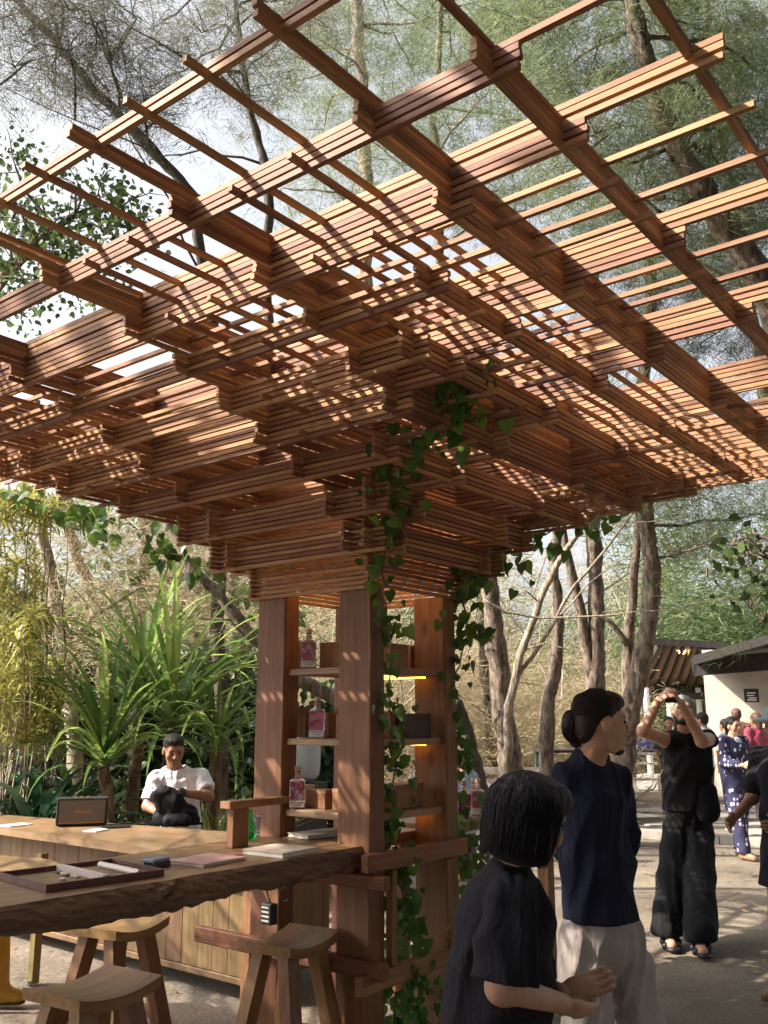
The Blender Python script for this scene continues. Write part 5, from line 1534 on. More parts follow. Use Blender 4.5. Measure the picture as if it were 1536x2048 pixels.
# ---------------------------------------------------------------- 4  man in black taking a photograph
def photo_man():
    D = 7.05
    P = lambda px, py, dv=0.0: W(px, py, D + dv)
    fd = (-AWAY - RIGHT * .32 + UP * .45).normalized(); ud = (UP + AWAY * .35 + RIGHT * .05).normalized()
    hc = P(1366, 1424, .02)
    pr, subs, Q, A = head_prims(hc, fd, ud, .98)
    nb = P(1372, 1466, .08); chest = P(1374, 1520, .08); waist = P(1376, 1590, .08); hip = P(1376, 1655, .08)
    shA, shB = P(1336, 1482, .05), P(1418, 1478, .10)
    elA, wrA = P(1286, 1462, -.14), P(1318, 1400, -.18)
    elB, wrB = P(1404, 1482, -.16), P(1362, 1406, -.20)
    ftA, ftB = Gz(1340, 1893), Gz(1400, 1905)
    ftA.z = ftB.z = 0
    prims = [cap(chest, waist, .12, .115, AWAY, .70), cap(waist, hip, .115, .13, AWAY, .74), cap(nb, hc - ud * .06 - fd * .02, .058, .055), cap(shA, shB, .05, .05), cap(nb, chest, .06, .12, AWAY, .70),
             cap(shA, elA, .056, .046), cap(elA, wrA, .045, .030), cap(shB, elB, .058, .048), cap(elB, wrB, .046, .030)]
    for q, ft in ((-1, ftA), (1, ftB)):
        hp = hip + RIGHT * q * .085; kn = hp.lerp(ft, .5)
        prims += [cap(hp, kn, .09, .06), cap(kn, ft + UP * .09, .055, .04), cap(ft + UP * .06 + AWAY * .05, ft - AWAY * .12 + UP * .032 - RIGHT * .02, .040, .036)]
    ph = P(1343, 1397, -.235)
    hands = [hand_prims(wrA, (P(1338, 1384, -.24) - wrA), (ph - wrA) + RIGHT * .2, 1, .55), hand_prims(wrB, (P(1346, 1384, -.25) - wrB), (ph - wrB) - RIGHT * .2, -1, .55)]
    root = mk_person('man all in black with wide trousers raising both hands to take a picture', None, body_mesh(prims, (pr, subs), hands), M['skin_b'])
    face_bits(root, hc, fd, ud, .98)
    add_cloth(root, 'beard', M['hair'], [('ell', Q(0, .048, -.098), (.042, .042, .030), A), cap(Q(-.025, .086, -.048), Q(.025, .086, -.048), .006, .006), ('ell', Q(.052, .02, -.075), (.016, .03, .035), A), ('ell', Q(-.052, .02, -.075), (.016, .03, .035), A)], res=.006, k=.015, wr=(.0015, 220))
    add_cloth(root, 'hat', cloth('grey_green_cotton', (.22, .24, .22)), [('ell', Q(0, -.02, .055), (.092, .108, .085), A)], res=.008, k=.02, subs=[('ell', Q(0, .10, -.01), (.085, .075, .08), A)], cuts=[(Q(0, 0, .012), -ud - fd * .25)])
    blk = cloth('black_cotton', (.010, .010, .012), .9, .2)
    add_cloth(root, 'shirt', blk, [cap(nb - UP * .02, chest, .10, .175, AWAY, .70), cap(chest, waist, .185, .185, AWAY, .75), cap(waist, P(1376, 1618, .08), .185, .195, AWAY, .8), cap(shA + RIGHT * .02, shB - RIGHT * .01, .074, .078)], res=.010, k=.045, wr=(.011, 42),
              cuts=[(P(1376, 1622), Vector((0, 0, -1)))], subs=[('ell', nb + UP * .055 - AWAY * .02, (.08, .08, .055), (RIGHT, AWAY, UP))])
    L = [cap(waist, hip, .16, .175, AWAY, .8)]
    for q, ft in ((-1, ftA), (1, ftB)): L += [cap(hip + RIGHT * q * .085, ft + UP * .10 + RIGHT * q * .01, .112, .122, AWAY, .85, .015)]
    add_cloth(root, 'trousers', blk, L, res=.012, k=.045, wr=(.009, 36), wrdir=(.8, -.6, .02), cuts=[(Vector((0, 0, .075)), Vector((0, 0, -1)))])
    for ft in (ftA, ftB):
        add_cloth(root, 'sandal', M['black'], [cap(ft + UP * .018 + AWAY * .06, ft - AWAY * .15 + UP * .018 - RIGHT * .02, .046, .050)], res=.010, k=.02, cuts=[(Vector((0, 0, .002)), Vector((0, 0, -1))), (Vector((0, 0, .028)), Vector((0, 0, 1)))])
        add_cloth(root, 'sandal_strap', M['black'], [cap(ft - AWAY * .03 - RIGHT * .05 + UP * .04, ft - AWAY * .03 + RIGHT * .05 + UP * .04, .03, .03), cap(ft - AWAY * .10 - RIGHT * .06 + UP * .025, ft - AWAY * .10 + RIGHT * .03 + UP * .025, .025, .025)], res=.010, k=.02)
    # phone and shoulder bag are held things of their own
    r = empty('phone', ph, 0, 'dark phone held up by the man in black', 'phone')
    d = (ph - hc).normalized()
    mb = MB(); mb.box(-.05, .05, -.004, .004, -.032, .032); mb.bevel(.003); o = mb.build('casing', M['black'], r); o.rotation_euler = (math.radians(20), 0, YAWB - math.pi / 2)
    mb = MB(); mb.box(-.046, .046, .0042, .0052, -.028, .028); o = mb.build('screen', plain('phone_screen', (.05, .06, .07), .1), r); o.rotation_euler = (math.radians(20), 0, YAWB - math.pi / 2)
    b = P(1420, 1604, -.06)
    r = empty('shoulder_bag', b, 0, 'black shoulder bag at the hip of the man in black', 'bag')
    add_cloth(r, 'bag_body', blk, [cap(b + UP * .07 - RIGHT * .02, b - UP * .06 - RIGHT * .02, .085, .095, AWAY, .5)], res=.010, k=.02, wr=(.006, 30))
    mb = MB(); mb.tube([b + UP * .12, P(1425, 1540, -.02), P(1420, 1480, .0), P(1410, 1466, .1)], .010, 6); Wbuild(mb, 'strap', blk, r)
    return root
photo_man()

# ---------------------------------------------------------------- generic standing figures for the background
def figure(label, px, depth, height, face, top, bottom, hairm, skinm, hem=.5, sleeve=.5, arms=((.05, -.02), (.05, -.02)), hairlen=0.0, hat=None, group=None, stride=.06, res=.013, topw=1.0, legs_skin=False, hold=None, hairshape=1.0):
    s = height / 1.68
    base = Wg(px, depth)
    fd = face.normalized(); br = fd.cross(UP)
    B = lambda r, f, z: base + br * r * s + fd * f * s + UP * z * s
    hc = B(0, .02, 1.555)
    pr, subs, Q, A = head_prims(hc, fd, UP, s * .98)
    nb, chest, waist, hip = B(0, -.01, 1.40), B(0, .01, 1.25), B(0, .01, 1.05), B(0, 0, .90)
    shs = [B(q * .165, -.01, 1.375) for q in (-1, 1)]
    els = []; wrs = []
    for q, (fw, up) in zip((-1, 1), arms):
        e = B(q * .215, -.02 + fw * .3, 1.12); els.append(e); wrs.append(e + (br * -q * .03 * s + fd * (fw) * s + UP * (-.24 + up) * s))
    prims = [cap(chest, waist, .13 * s, .115 * s, fd, .72), cap(waist, hip, .115 * s, .14 * s, fd, .8), cap(nb, hc - UP * .06 * s - fd * .02 * s, .056 * s, .052 * s), cap(shs[0], shs[1], .05 * s, .05 * s), cap(nb, chest, .065 * s, .13 * s, fd, .72)]
    fts = []
    for i, q in enumerate((-1, 1)):
        hp = B(q * .085, 0, .88); ft = B(q * .10, q * stride, 0); fts.append(ft)
        kn = hp.lerp(ft, .48) + fd * .03 * s
        prims += [cap(hp, kn, .082 * s, .055 * s), cap(kn, ft + UP * .08 * s, .053 * s, .037 * s), cap(ft + UP * .055 * s - fd * .02 * s, ft + fd * .14 * s + UP * .034 * s, .036 * s, .032 * s),
                  cap(shs[i], els[i], .05 * s, .04 * s), cap(els[i], wrs[i], .038 * s, .026 * s)]
    hands = [hand_prims(wrs[i], wrs[i] - els[i], br * -q, q, .4, s) for i, q in enumerate((-1, 1))] if depth < 13 else []
    if not hands:
        for i in range(2): prims.append(cap(wrs[i], wrs[i] + (wrs[i] - els[i]).normalized() * .12 * s, .028 * s, .022 * s, br, .6))
    root = mk_person(label, None, body_mesh(prims, (pr, subs), hands, res=res, hres=.008), skinm, group)
    if depth < 13: face_bits(root, hc, fd, UP, s * .98)
    hp_ = [('ell', Q(0, -.022, .042), (.084 * s, .098 * s, .084 * s), A), ('ell', Q(0, -.06, -.01), (.076 * s, .05 * s, .06 * s), A)]
    if hairlen: hp_ += [cap(Q(0, -.06, 0), Q(0, -.075, -hairlen), .075 * s * hairshape, .05 * s * hairshape)]
    add_cloth(root, 'hair', hairm, hp_, res=.009, k=.025, wr=(.002, 120), subs=[('ell', Q(0, .095, -.018), (.078 * s, .075 * s, .085 * s), A)])
    if hat is not None:
        add_cloth(root, 'hat', hat, [('ell', Q(0, -.015, .07), (.095 * s, .108 * s, .075 * s), A), ('ell', Q(0, 0, .04), (.145 * s, .16 * s, .022 * s), A)], res=.009, k=.02)
    tp = [cap(nb - UP * .02, chest, .095 * s, .160 * s * topw, fd, .72), cap(chest, waist, .165 * s * topw, .16 * s * topw, fd, .78), cap(shs[0], shs[1], .066 * s, .066 * s)]
    subs_ = [('ell', nb + UP * .05 * s + fd * .02, (.075 * s, .075 * s, .05 * s), (br, fd, UP))]
    zend = hem * s
    tp.append(cap(waist, Vector((hip.x, hip.y, max(zend, .1) - .02)), .16 * s * topw, (.175 if hem > .7 else .22) * s * topw, fd, .82))
    for i in range(2):
        if sleeve > 0:
            e = shs[i].lerp(els[i], min(1, sleeve * 1.6)); tp.append(cap(shs[i], e, .066 * s, .070 * s, None, 1, .02))
            if sleeve > .65: tp.append(cap(e, e.lerp(wrs[i], (sleeve - .65) / .35), .068 * s, .06 * s))
    add_cloth(root, 'top', top, tp, res=res * .9, k=.04, wr=(.009, 28), subs=subs_, cuts=[(Vector((0, 0, zend)), Vector((0, 0, -1)))])
    if bottom is not None:
        bp = [cap(waist - UP * .06, hip, .15 * s, .165 * s, fd, .8)]
        for i, q in enumerate((-1, 1)): bp.append(cap(B(q * .085, 0, .88), fts[i] + UP * .07, .105 * s, .085 * s, None, 1, .04))
        add_cloth(root, 'trousers', bottom, bp, res=res, k=.04, wr=(.006, 26), cuts=[(Vector((0, 0, .07)), Vector((0, 0, -1)))])
    for ft in fts:
        add_cloth(root, 'shoe', M['shoe_tan'], [cap(ft + UP * .03 - fd * .03, ft + UP * .026 + fd * .15, .046 * s, .04 * s)], res=.012, k=.02, cuts=[(Vector((0, 0, .002)), Vector((0, 0, -1))), (Vector((0, 0, .05)), Vector((0, 0, 1)))])
    return root, B, Q, wrs
M['shoe_tan'] = plain('tan_shoe', (.20, .12, .07), .6)
def dotted():
    m, nt, b = nmat('navy_dotted_cotton')
    tc = N(nt, 'ShaderNodeTexCoord'); v = N(nt, 'ShaderNodeTexVoronoi'); v.inputs['Scale'].default_value = 17; v.inputs['Randomness'].default_value = .6
    mp = N(nt, 'ShaderNodeMapping'); mp.inputs['Scale'].default_value = (1.2, 1.2, .8); nt.links.new(tc.outputs['Object'], mp.inputs[0]); nt.links.new(mp.outputs[0], v.inputs['Vector'])
    r = ramp(nt, [(0.26, (.62, .60, .70)), (0.32, (.028, .026, .075))]); nt.links.new(v.outputs['Distance'], r.inputs[0]); nt.links.new(r.outputs[0], b.inputs['Base Color'])
    b.inputs['Roughness'].default_value = .85
    return m
def checked():
    m, nt, b = nmat('red_checked_cotton')
    tc = N(nt, 'ShaderNodeTexCoord'); c = N(nt, 'ShaderNodeTexChecker'); c.inputs['Scale'].default_value = 30; c.inputs['Color1'].default_value = (.42, .04, .07, 1); c.inputs['Color2'].default_value = (.20, .05, .10, 1)
    nt.links.new(tc.outputs['Object'], c.inputs['Vector']); nt.links.new(c.outputs[0], b.inputs['Base Color']); b.inputs['Roughness'].default_value = .85
    return m
M['dotted'] = dotted(); M['checked'] = checked()
BG = 'people in the background'
w_, B_, Q_, wr_ = figure('woman in a navy white-dotted jumpsuit walking with a purse', 1463, 11.0, 1.60, -AWAY + RIGHT * .45, M['dotted'], M['dotted'], M['hair'], M['skin_b'], hem=.86, sleeve=.9, arms=((.04, 0), (.26, .22)), hairlen=.10, stride=.13)
obj_from(sdf_mesh('inner_top', [cap(B_(0, .055, 1.36), B_(0, .075, 1.18), .065, .05, -AWAY + RIGHT * .45, .8)], res=.012, k=.02), 'inner_top', cloth('pale_blue_jersey', (.45, .5, .6)), w_)
hp = wr_[1] if wr_[1].dot(RIGHT) > wr_[0].dot(RIGHT) else wr_[0]
r = empty('purse', hp, 0, 'small red and white purse in the hand of the walking woman', 'purse')
add_cloth(r, 'purse_body', label_mat('patterned_purse', (.55, .10, .12), (.72, .66, .62), (.3, .05, .08), 40, 3), [cap(hp - AWAY * .06 - RIGHT * .05, hp - AWAY * .06 + RIGHT * .07 + UP * .04, .04, .045, AWAY, .5)], res=.010, k=.02)
figure('woman in a black dress and pale sun hat cut off by the right edge', 1560, 5.65, 1.66, -RIGHT * .8 - AWAY * .5, cloth('black_linen', (.012, .011, .016)), None, M['hair'], M['skin_c'], hem=.62, sleeve=.45, arms=((.25, .16), (.22, .14)), hairlen=.08, hat=cloth('pale_blue_straw', (.36, .43, .47)), res=.012)
figure('shaven man in a brown sleeveless top standing by the white wall', 1473, 16.5, 1.74, AWAY + RIGHT * .2, cloth('brown_vest', (.20, .08, .06)), cloth('grey_trousers', (.2, .19, .2)), hairmat('cropped_hair', (.10, .05, .035)), M['skin_c'], hem=.86, sleeve=0, group=BG)
figure('person in a red checked shirt near the wall poster', 1512, 14.5, 1.66, AWAY - RIGHT * .3, M['checked'], cloth('dark_skirt', (.05, .04, .05)), hairmat('brown_hair', (.09, .045, .03)), M['skin_c'], hem=.84, sleeve=.6, hairlen=.12, group=BG)
figure('person with dark hair in a pale grey shirt beyond the dotted jumpsuit', 1449, 15.5, 1.56, AWAY - RIGHT * .5, cloth('pale_grey_shirt', (.45, .43, .45)), cloth('blue_trousers', (.06, .07, .12)), M['hair'], M['skin_c'], hem=.84, sleeve=.5, group=BG)
figure('person in a white shirt right behind the photographer', 1404, 14.0, 1.66, AWAY * .6 - RIGHT * .8, cloth('white_shirt', (.62, .66, .72)), cloth('navy_trousers', (.04, .045, .08)), M['hair'], M['skin_b'], hem=.86, sleeve=.5, group=BG)
figure('person in a black cap left of the photographer under the shed', 1336, 15.0, 1.60, -AWAY - RIGHT * .2, cloth('dark_shirt', (.03, .03, .035)), cloth('dark_trousers', (.04, .035, .04)), M['hair'], M['skin_c'], hem=.86, sleeve=.5, hairlen=.15, group=BG)
figure('person in a light blue shirt behind the right tower post', 924, 9.6, 1.20, AWAY - RIGHT * .4, cloth('light_blue_shirt', (.30, .42, .55)), cloth('grey_shorts', (.12, .12, .13)), M['hair'], M['skin_c'], hem=.62, sleeve=.5, group=BG)

# ================================================================== BACKGROUND BUILDINGS AND FURNITURE
M['plaster'] = plain('white_plaster', (.50, .45, .39), .9, noise=.10, scale=3)
M['dark_timber'] = plain('dark_timber', (.035, .028, .026), .7, noise=.3, scale=12)
M['thatch'] = plain('weathered_roof', (.075, .06, .05), .95, noise=.35, scale=30)
M['soffit'] = plain('roof_boards', (.30, .17, .10), .8, noise=.25, scale=20)
M['concrete'] = plain('concrete', (.36, .34, .32), .9, noise=.2, scale=12)
M['white_paint'] = plain('white_paint', (.74, .74, .73), .55, noise=.05)
def quad_slab(pts, th, name, mat, parent):
    """a slab from four corner points (ccw from above), thickness downward"""
    mb = MB(); mb.hexa([p - UP * th for p in pts] + list(pts)); return Wbuild(mb, name, mat, parent)
def beam(a, b, w, h, name, mat, parent):
    a = Vector(a); b = Vector(b); d = (b - a).normalized(); s = d.cross(UP)
    if s.length < .1: s = RIGHT.copy()
    s = s.normalized() * w / 2; u = s.cross(d).normalized() * h / 2
    mb = MB(); mb.hexa([a - s - u, a + s - u, b + s - u, b - s - u, a - s + u, a + s + u, b + s + u, b - s + u]); return Wbuild(mb, name, mat, parent)
def shed():
    r = empty('open_shed', Wg(1360, 22), 0, 'open timber shed with exposed rafters under its lean-to roof', 'shed')
    f0, f1 = W(1318, 1293, 19.5), W(1450, 1300, 19.5); b0, b1 = W(1278, 1374, 24.5), W(1430, 1376, 24.5)
    quad_slab([f0 + UP * .16, f1 + UP * .16, b1 + UP * .16, b0 + UP * .16], .05, 'roof', M['thatch'], r)
    quad_slab([f0 + UP * .105, f1 + UP * .105, b1 + UP * .105, b0 + UP * .105], .02, 'soffit', M['soffit'], r)
    beam(f0 - RIGHT * .1 + UP * .1, f1 + UP * .1, .05, .14, 'fascia', M['dark_timber'], r)
    for i in range(9):
        t = i / 8
        beam(f0.lerp(f1, t) + UP * .03, b0.lerp(b1, t) + UP * .03, .06, .10, 'rafter', M['dark_timber'], r)
    beam(b0 - RIGHT * .2 - UP * .02, b1 - UP * .02, .14, .26, 'beam', M['dark_timber'], r)
    m0, m1 = W(1282, 1392, 22), W(1425, 1392, 22)
    beam(m0, m1, .10, .16, 'beam', M['dark_timber'], r)
    for px, d in ((1295, 21), (1340, 23.5), (1400, 23.5)):
        g = Wg(px, d); mb = MB(); mb.tube([g + UP * .32, Vector((g.x, g.y, W(px, 1375, d).z))], .07, 12); Wbuild(mb, 'column', M['white_paint'], r)
        mb = MB(); mb.box(g.x - .24, g.x + .24, g.y - .24, g.y + .24, 0, .32); Wbuild(mb, 'plinth', M['concrete'], r)
    l = W(1364, 1308, 20.2); mb = MB(); mb.lathe([(.02, 0), (.06, .02), (.07, .07), (.03, .12)], 12, l); Wbuild(mb, 'lamp', emit('shed_lamp', (1, .62, .22), 30), r, True)
shed()
def white_house():
    r = empty('white_house', Wg(1470, 20), 0, 'white plastered house with a dark overhanging eave behind the people', 'house')
    D = 19
    a, b = Wg(1413, D), Wg(1700, D - 1.0)
    dirv = (b - a).normalized(); n = Vector((-dirv.y, dirv.x, 0)); n = n if n.dot(AWAY) > 0 else -n
    H = 2.95
    mb = MB(); mb.hexa([a, b, b + n * 4, a + n * 4, a + UP * H, b + UP * H, b + n * 4 + UP * H, a + n * 4 + UP * H]); Wbuild(mb, 'wall', M['plaster'], r)
    e0, e1 = W(1388, 1318, 17.6), W(1700, 1230, 16.6)
    quad_slab([e0, e1, e1 + n * 6 + UP * .25, e0 + n * 6 + UP * .25], .10, 'roof', M['thatch'], r)
    beam(e0 + UP * .0 - UP * .02, e1 - UP * .02, .06, .16, 'fascia', M['dark_timber'], r)
    beam(W(1384, 1335, 18.4), W(1700, 1310, 17.4), .2, .34, 'eave_beam', M['dark_timber'], r)
    c = Wg(1527, 18.7); mb = MB(); mb.box(c.x - .05, c.x + .05, c.y - .05, c.y + .05, 0, 2.75); Wbuild(mb, 'pillar', M['dark_timber'], r)
    # window with frame far right
    r2 = empty('framed_notice', W(1503, 1391, 18.55), 0, 'dark framed notice hanging on the white wall', 'sign')
    o = W(1503, 1391, 18.55)
    beam(o - dirv * .14, o + dirv * .14, .03, .27, 'board', M['dark_timber'], r2)
    for k, (u0, u1, v) in enumerate(((-.08, .08, .05), (-.09, .05, .0), (-.06, .09, -.05), (-.09, .09, -.09))):
        beam(o - n * .018 + dirv * u0 + UP * v, o - n * .018 + dirv * u1 + UP * v, .004, .022, 'printed_line', M['white_paint'], r2)
white_house()
def bench(name, label, px, depth, w, seat=.45, back=True, rot=0, mat=None, rows=3):
    mat = mat or M['rail']
    g = Wg(px, depth)
    r = empty(name, g, YAWB - math.pi / 2 + rot, label, 'bench')
    for i in range(rows):
        mb = MB(); mb.box(-w / 2, w / 2, -.2 + i * .14, -.08 + i * .14, seat - .035, seat); mb.build('seat_plank', mat, r)
    if back:
        for z in (.60, .76):
            mb = MB(); mb.box(-w / 2, w / 2, .22, .25, z, z + .10); mb.build('back_plank', mat, r)
    for sx in (-1, 1):
        for sy in (-.16, .20):
            mb = MB(); mb.box(sx * (w / 2 - .10) - .03, sx * (w / 2 - .10) + .03, sy - .03, sy + .03, 0, (.84 if sy > 0 and back else seat - .036)); mb.build('leg', mat, r)
    return r
M['pale_plank'] = plain('bleached_plank', (.46, .40, .37), .8, noise=.2, scale=14)
bench('plank_bench', 'weathered plank bench with a back between the tree trunks', 1010, 13.5, 1.3, mat=M['pale_plank'])
bench('plank_bench', 'bleached plank bench in front of the white column', 1282, 18.2, 1.9, .42, False, mat=M['pale_plank'])
bench('plank_bench', 'bleached plank bench behind the first, nearer the shed', 1278, 20.0, 2.0, .62, False, mat=M['pale_plank'])
bench('plank_bench', 'small dark bench left of the curved trunk', 905, 12.5, .8, .42, False)
def simple_table(label, px, depth, w, d, h, topm, legm):
    g = Wg(px, depth)
    r = empty('table', g, YAWB - math.pi / 2, label, 'table')
    mb = MB(); mb.box(-w / 2, w / 2, -d / 2, d / 2, h - .04, h); mb.bevel(.005); mb.build('table_top', topm, r)
    for sx in (-1, 1):
        for sy in (-1, 1):
            mb = MB(); mb.box(sx * (w / 2 - .07) - .035, sx * (w / 2 - .07) + .035, sy * (d / 2 - .07) - .035, sy * (d / 2 - .07) + .035, 0, h - .041); mb.build('leg', legm, r)
    return r
M['green_paint'] = plain('dull_green_paint', (.06, .13, .11), .6)
simple_table('dark-topped table with green legs left of the hair bun', 1150, 13.8, 1.2, .8, 1.12, M['dark_timber'], M['green_paint'])
simple_table('table under the crumpled blue tarpaulin', 1290, 17.0, 1.3, .8, .95, M['pale_plank'], M['pale_plank'])
simple_table('low table with bottles far behind the tower', 850, 11.5, 1.6, .7, .78, M['pale_plank'], M['pale_plank'])
tr = Wg(1290, 17.0, .955)
r = empty('blue_tarpaulin', tr, 0, 'crumpled blue tarpaulin heaped on a table', 'tarpaulin')
me = sdf_mesh('tarp', [cap(tr + RIGHT * -.35 + UP * .10, tr + RIGHT * .35 + UP * .14, .12, .16), cap(tr + RIGHT * -.1 + UP * .2, tr + RIGHT * .3 + UP * .26, .14, .10), cap(tr - RIGHT * .3 + UP * .05, tr - RIGHT * .45 + UP * .02, .1, .05)], res=.02, k=.08, wr=(.045, 30), cuts=[(tr, Vector((0, 0, -1)))])
obj_from(me, 'tarp', plain('blue_tarp', (.03, .06, .32), .4, noise=.3, scale=8), r)
# far drinking bottles and cups on the low table
for i, lab in enumerate(('clear drink bottle on the low far table, left one', 'white drink bottle on the low far table, middle one', 'clear drink bottle on the low far table, right one')):
    g = Wg(822 + i * 24, 11.45, .781)
    r = empty('small_bottle', g, 0, lab, 'bottle', 'bottles on the far table')
    mb = MB(); mb.lathe([(.035, 0), (.037, .09), (.013, .15), (.013, .2)], 12); mb.build('glass_body', M['white_paint'] if i == 1 else M['glass_clear'], r, sm=True)
    mb = MB(); mb.lathe([(.015, .2), (.015, .22)], 10); mb.build('cap', M['red_band'], r)
# water dispenser bottle behind the tower, seen between the shelves
g = Wg(612, 9.0)
r = empty('water_dispenser', g, 0, 'grey water dispenser with a pale tank behind the tower', 'dispenser')
mb = MB(); mb.box(-.16, .16, -.16, .16, 0, .98); mb.bevel(.01); mb.build('stand', M['dark_timber'], r)
mb = MB(); mb.lathe([(.10, 1.0), (.14, 1.05), (.15, 1.15), (.15, 1.36), (.14, 1.40), (.05, 1.43)], 18); mb.build('tank', plain('pale_tank', (.42, .46, .50), .3), r, sm=True)
mb = MB(); mb.box(-.03, .03, -.20, -.161, .86, .90); mb.build('tap', M['metal'], r)
# second slab on the right of the tower, with bottles
r = empty('side_counter', (4.9, 3.2, 0), 0, 'short timber counter beyond the right tower post with bottles on it', 'counter')
local_box('counter_top', 4.21, 5.75, 2.98, 3.46, .965, 1.03, M['slab'], parent=r, bev=.008)
for x in (4.45, 5.55):
    for y in (3.05, 3.38): local_box('leg', x - .04, x + .04, y - .04, y + .04, 0, .964, M['post'], parent=r)
def at_side(px, y): return Vector((Gy(px, 1600, y).x, y, 1.0315))
for i, (px, y, art) in enumerate(((928, 3.04, M['lab_c']), (948, 3.10, M['lab_b']), (956, 3.07, M['lab_a']))):
    gin_bottle(at_side(px, y), FC, art, M['red_band'], ['square bottle with a crimson label beside the right post', 'square bottle with a magenta label on the side counter, middle one', 'square bottle with a rosy label on the side counter, nearest the dark hair'][i])
# flagstones and kerb of the low terrace
M['stone'] = plain('flagstone', (.34, .31, .28), .9, noise=.22, scale=9)
def terrace():
    a0, a1 = Wg(1080, 13.6), Wg(1900, 10.6)
    dirv = (a1 - a0).normalized(); n = Vector((-dirv.y, dirv.x, 0)); n = n if n.dot(AWAY) > 0 else -n
    mb = MB(); L = (a1 - a0).length
    mb.hexa([a0 + n * .1 - UP * .05, a1 + n * .1 - UP * .05, a1 + n * 9 - UP * .05, a0 + n * 9 - UP * .05, a0 + n * .1 + UP * .075, a1 + n * .1 + UP * .075, a1 + n * 9 + UP * .075, a0 + n * 9 + UP * .075])
    t = Wbuild(mb, 'terrace', M['ground'], None); tag(t, 'low sandy terrace behind the clearing', kind='structure')
    rr = random.Random(3); s = 0
    while s < L - .3:
        w = rr.uniform(.7, 1.15); w = min(w, L - s)
        p = a0 + dirv * s; q = a0 + dirv * (s + w - .012)
        d = n * rr.uniform(-.012, .012)
        mb = MB(); z = .10 + rr.uniform(-.008, .008)
        mb.hexa([p + d - UP * .03, q + d - UP * .03, q + n * .2 - UP * .03, p + n * .2 - UP * .03, p + d + UP * z, q + d + UP * z, q + n * .2 + UP * z, p + n * .2 + UP * z])
        Wbuild(mb, 'kerb_stone', M['stone'], t); s += w
    for i in range(9):
        for j in range(7):
            c = a0 + dirv * (.6 + i * 1.05 + rr.uniform(-.1, .1)) + n * (.85 + j * .95 + rr.uniform(-.1, .1))
            if rr.random() < .25: continue
            k = rr.randrange(5, 7); pts = []
            for q in range(k):
                a = 2 * math.pi * q / k + rr.uniform(-.2, .2); rad = rr.uniform(.36, .5)
                pts.append((c.x + rad * math.cos(a), c.y + rad * math.sin(a)))
            mb = MB(); mb.prism(pts, .06, .093 + rr.uniform(-.008, .006)); Wbuild(mb, 'flagstone', M['stone'], t)
terrace()

# ================================================================== NEAR PLANTS
def heart_leaf_mesh(seed):
    rr = random.Random(seed)
    out = [(0, 0), (.20, -.10), (.42, -.06), (.52, .18), (.44, .48), (.24, .78), (0, 1.12), (-.24, .78), (-.44, .48), (-.52, .18), (-.42, -.06), (-.20, -.10)]
    V = [(0, .22, -.02), (0, .65, .02)]; 
    f = rr.uniform(.10, .35); dr = rr.uniform(.05, .3)
    for x, y in out: V.append((x, y, abs(x) * f - dr * y * y * .6 + rr.uniform(-.02, .02)))
    V[1] = (0, .65, -dr * .25 - .02); V[0] = (0, .22, -.02)
    n = len(out); F = []
    idx = lambda i: 2 + i % n
    F += [(0, idx(0), idx(1)), (0, idx(1), idx(2)), (0, idx(2), idx(3)), (0, idx(3), idx(4)), (0, idx(4), 1), (1, idx(4), idx(5)), (1, idx(5), idx(6)), (1, idx(6), idx(7)), (1, idx(7), idx(8)), (1, idx(8), 0), (0, idx(8), idx(9)), (0, idx(9), idx(10)), (0, idx(10), idx(11)), (0, idx(11), idx(0))]
    me = bpy.data.meshes.new('leaf'); me.from_pydata(V, [], F); me.update(); smooth(me)
    me.materials.append(M['leaf_vine'])
    return me
HEARTS = [heart_leaf_mesh(i) for i in range(6)]
def leaf_obj(me, root, p, d, nrm, size, name='leaf'):
    """place a leaf: base at p, pointing along d, upper face towards nrm"""
    d = d.normalized(); x = d.cross(nrm).normalized(); z = x.cross(d).normalized()
    Mx = Matrix((x, d, z)).transposed().to_4x4() @ Matrix.Scale(size, 4); Mx.translation = p
    o = bpy.data.objects.new(name, me); COL.objects.link(o); o.parent = root
    o.matrix_world = Mx
    o.matrix_parent_inverse = root.matrix_world.inverted()
    o.matrix_basis = Mx
    return o
def vine(label, pts, nleaf, size, seed, spread=.05, towards=None, hang=.9, extra=()):
    rr = random.Random(seed)
    pts = [Vector(p) for p in pts]
    base = pts[-1] if pts[-1].z < pts[0].z else pts[0]
    root = empty('vine', base, 0, label, 'vine')
    q = wig(pts, 5, .25, seed)
    mb = MB(); mb.tube(q, rads(len(q), .006, .003), 5); Wbuild(mb, 'stem', M['bark'], root)
    tw = towards or -AWAY
    allp = [(rr.choice(q), 1.0) for _ in range(nleaf)]
    for e in extra:                   # (centre, radius, number)
        for _ in range(int(e[2] * 1.6)): allp.append((e[0] + Vector((rr.gauss(0, 1), rr.gauss(0, 1), rr.gauss(0, 1))) * e[1] * .55, e[3] if len(e) > 3 else 1.0))
    for p, s in allp:
        off = Vector((rr.gauss(0, 1), rr.gauss(0, 1), rr.gauss(0, .7))) * spread
        d = Vector((rr.gauss(0, .5), rr.gauss(0, .5), -hang + rr.gauss(0, .35)))
        nr = (tw * 1.0 + UP * .7 + Vector((rr.gauss(0, .5), rr.gauss(0, .5), rr.gauss(0, .4))))
        leaf_obj(rr.choice(HEARTS), root, p + off, d, nr, size * s * rr.uniform(.5, 1.25))
    return root
VF = lambda px, py, d=4.42: W(px, py, d)
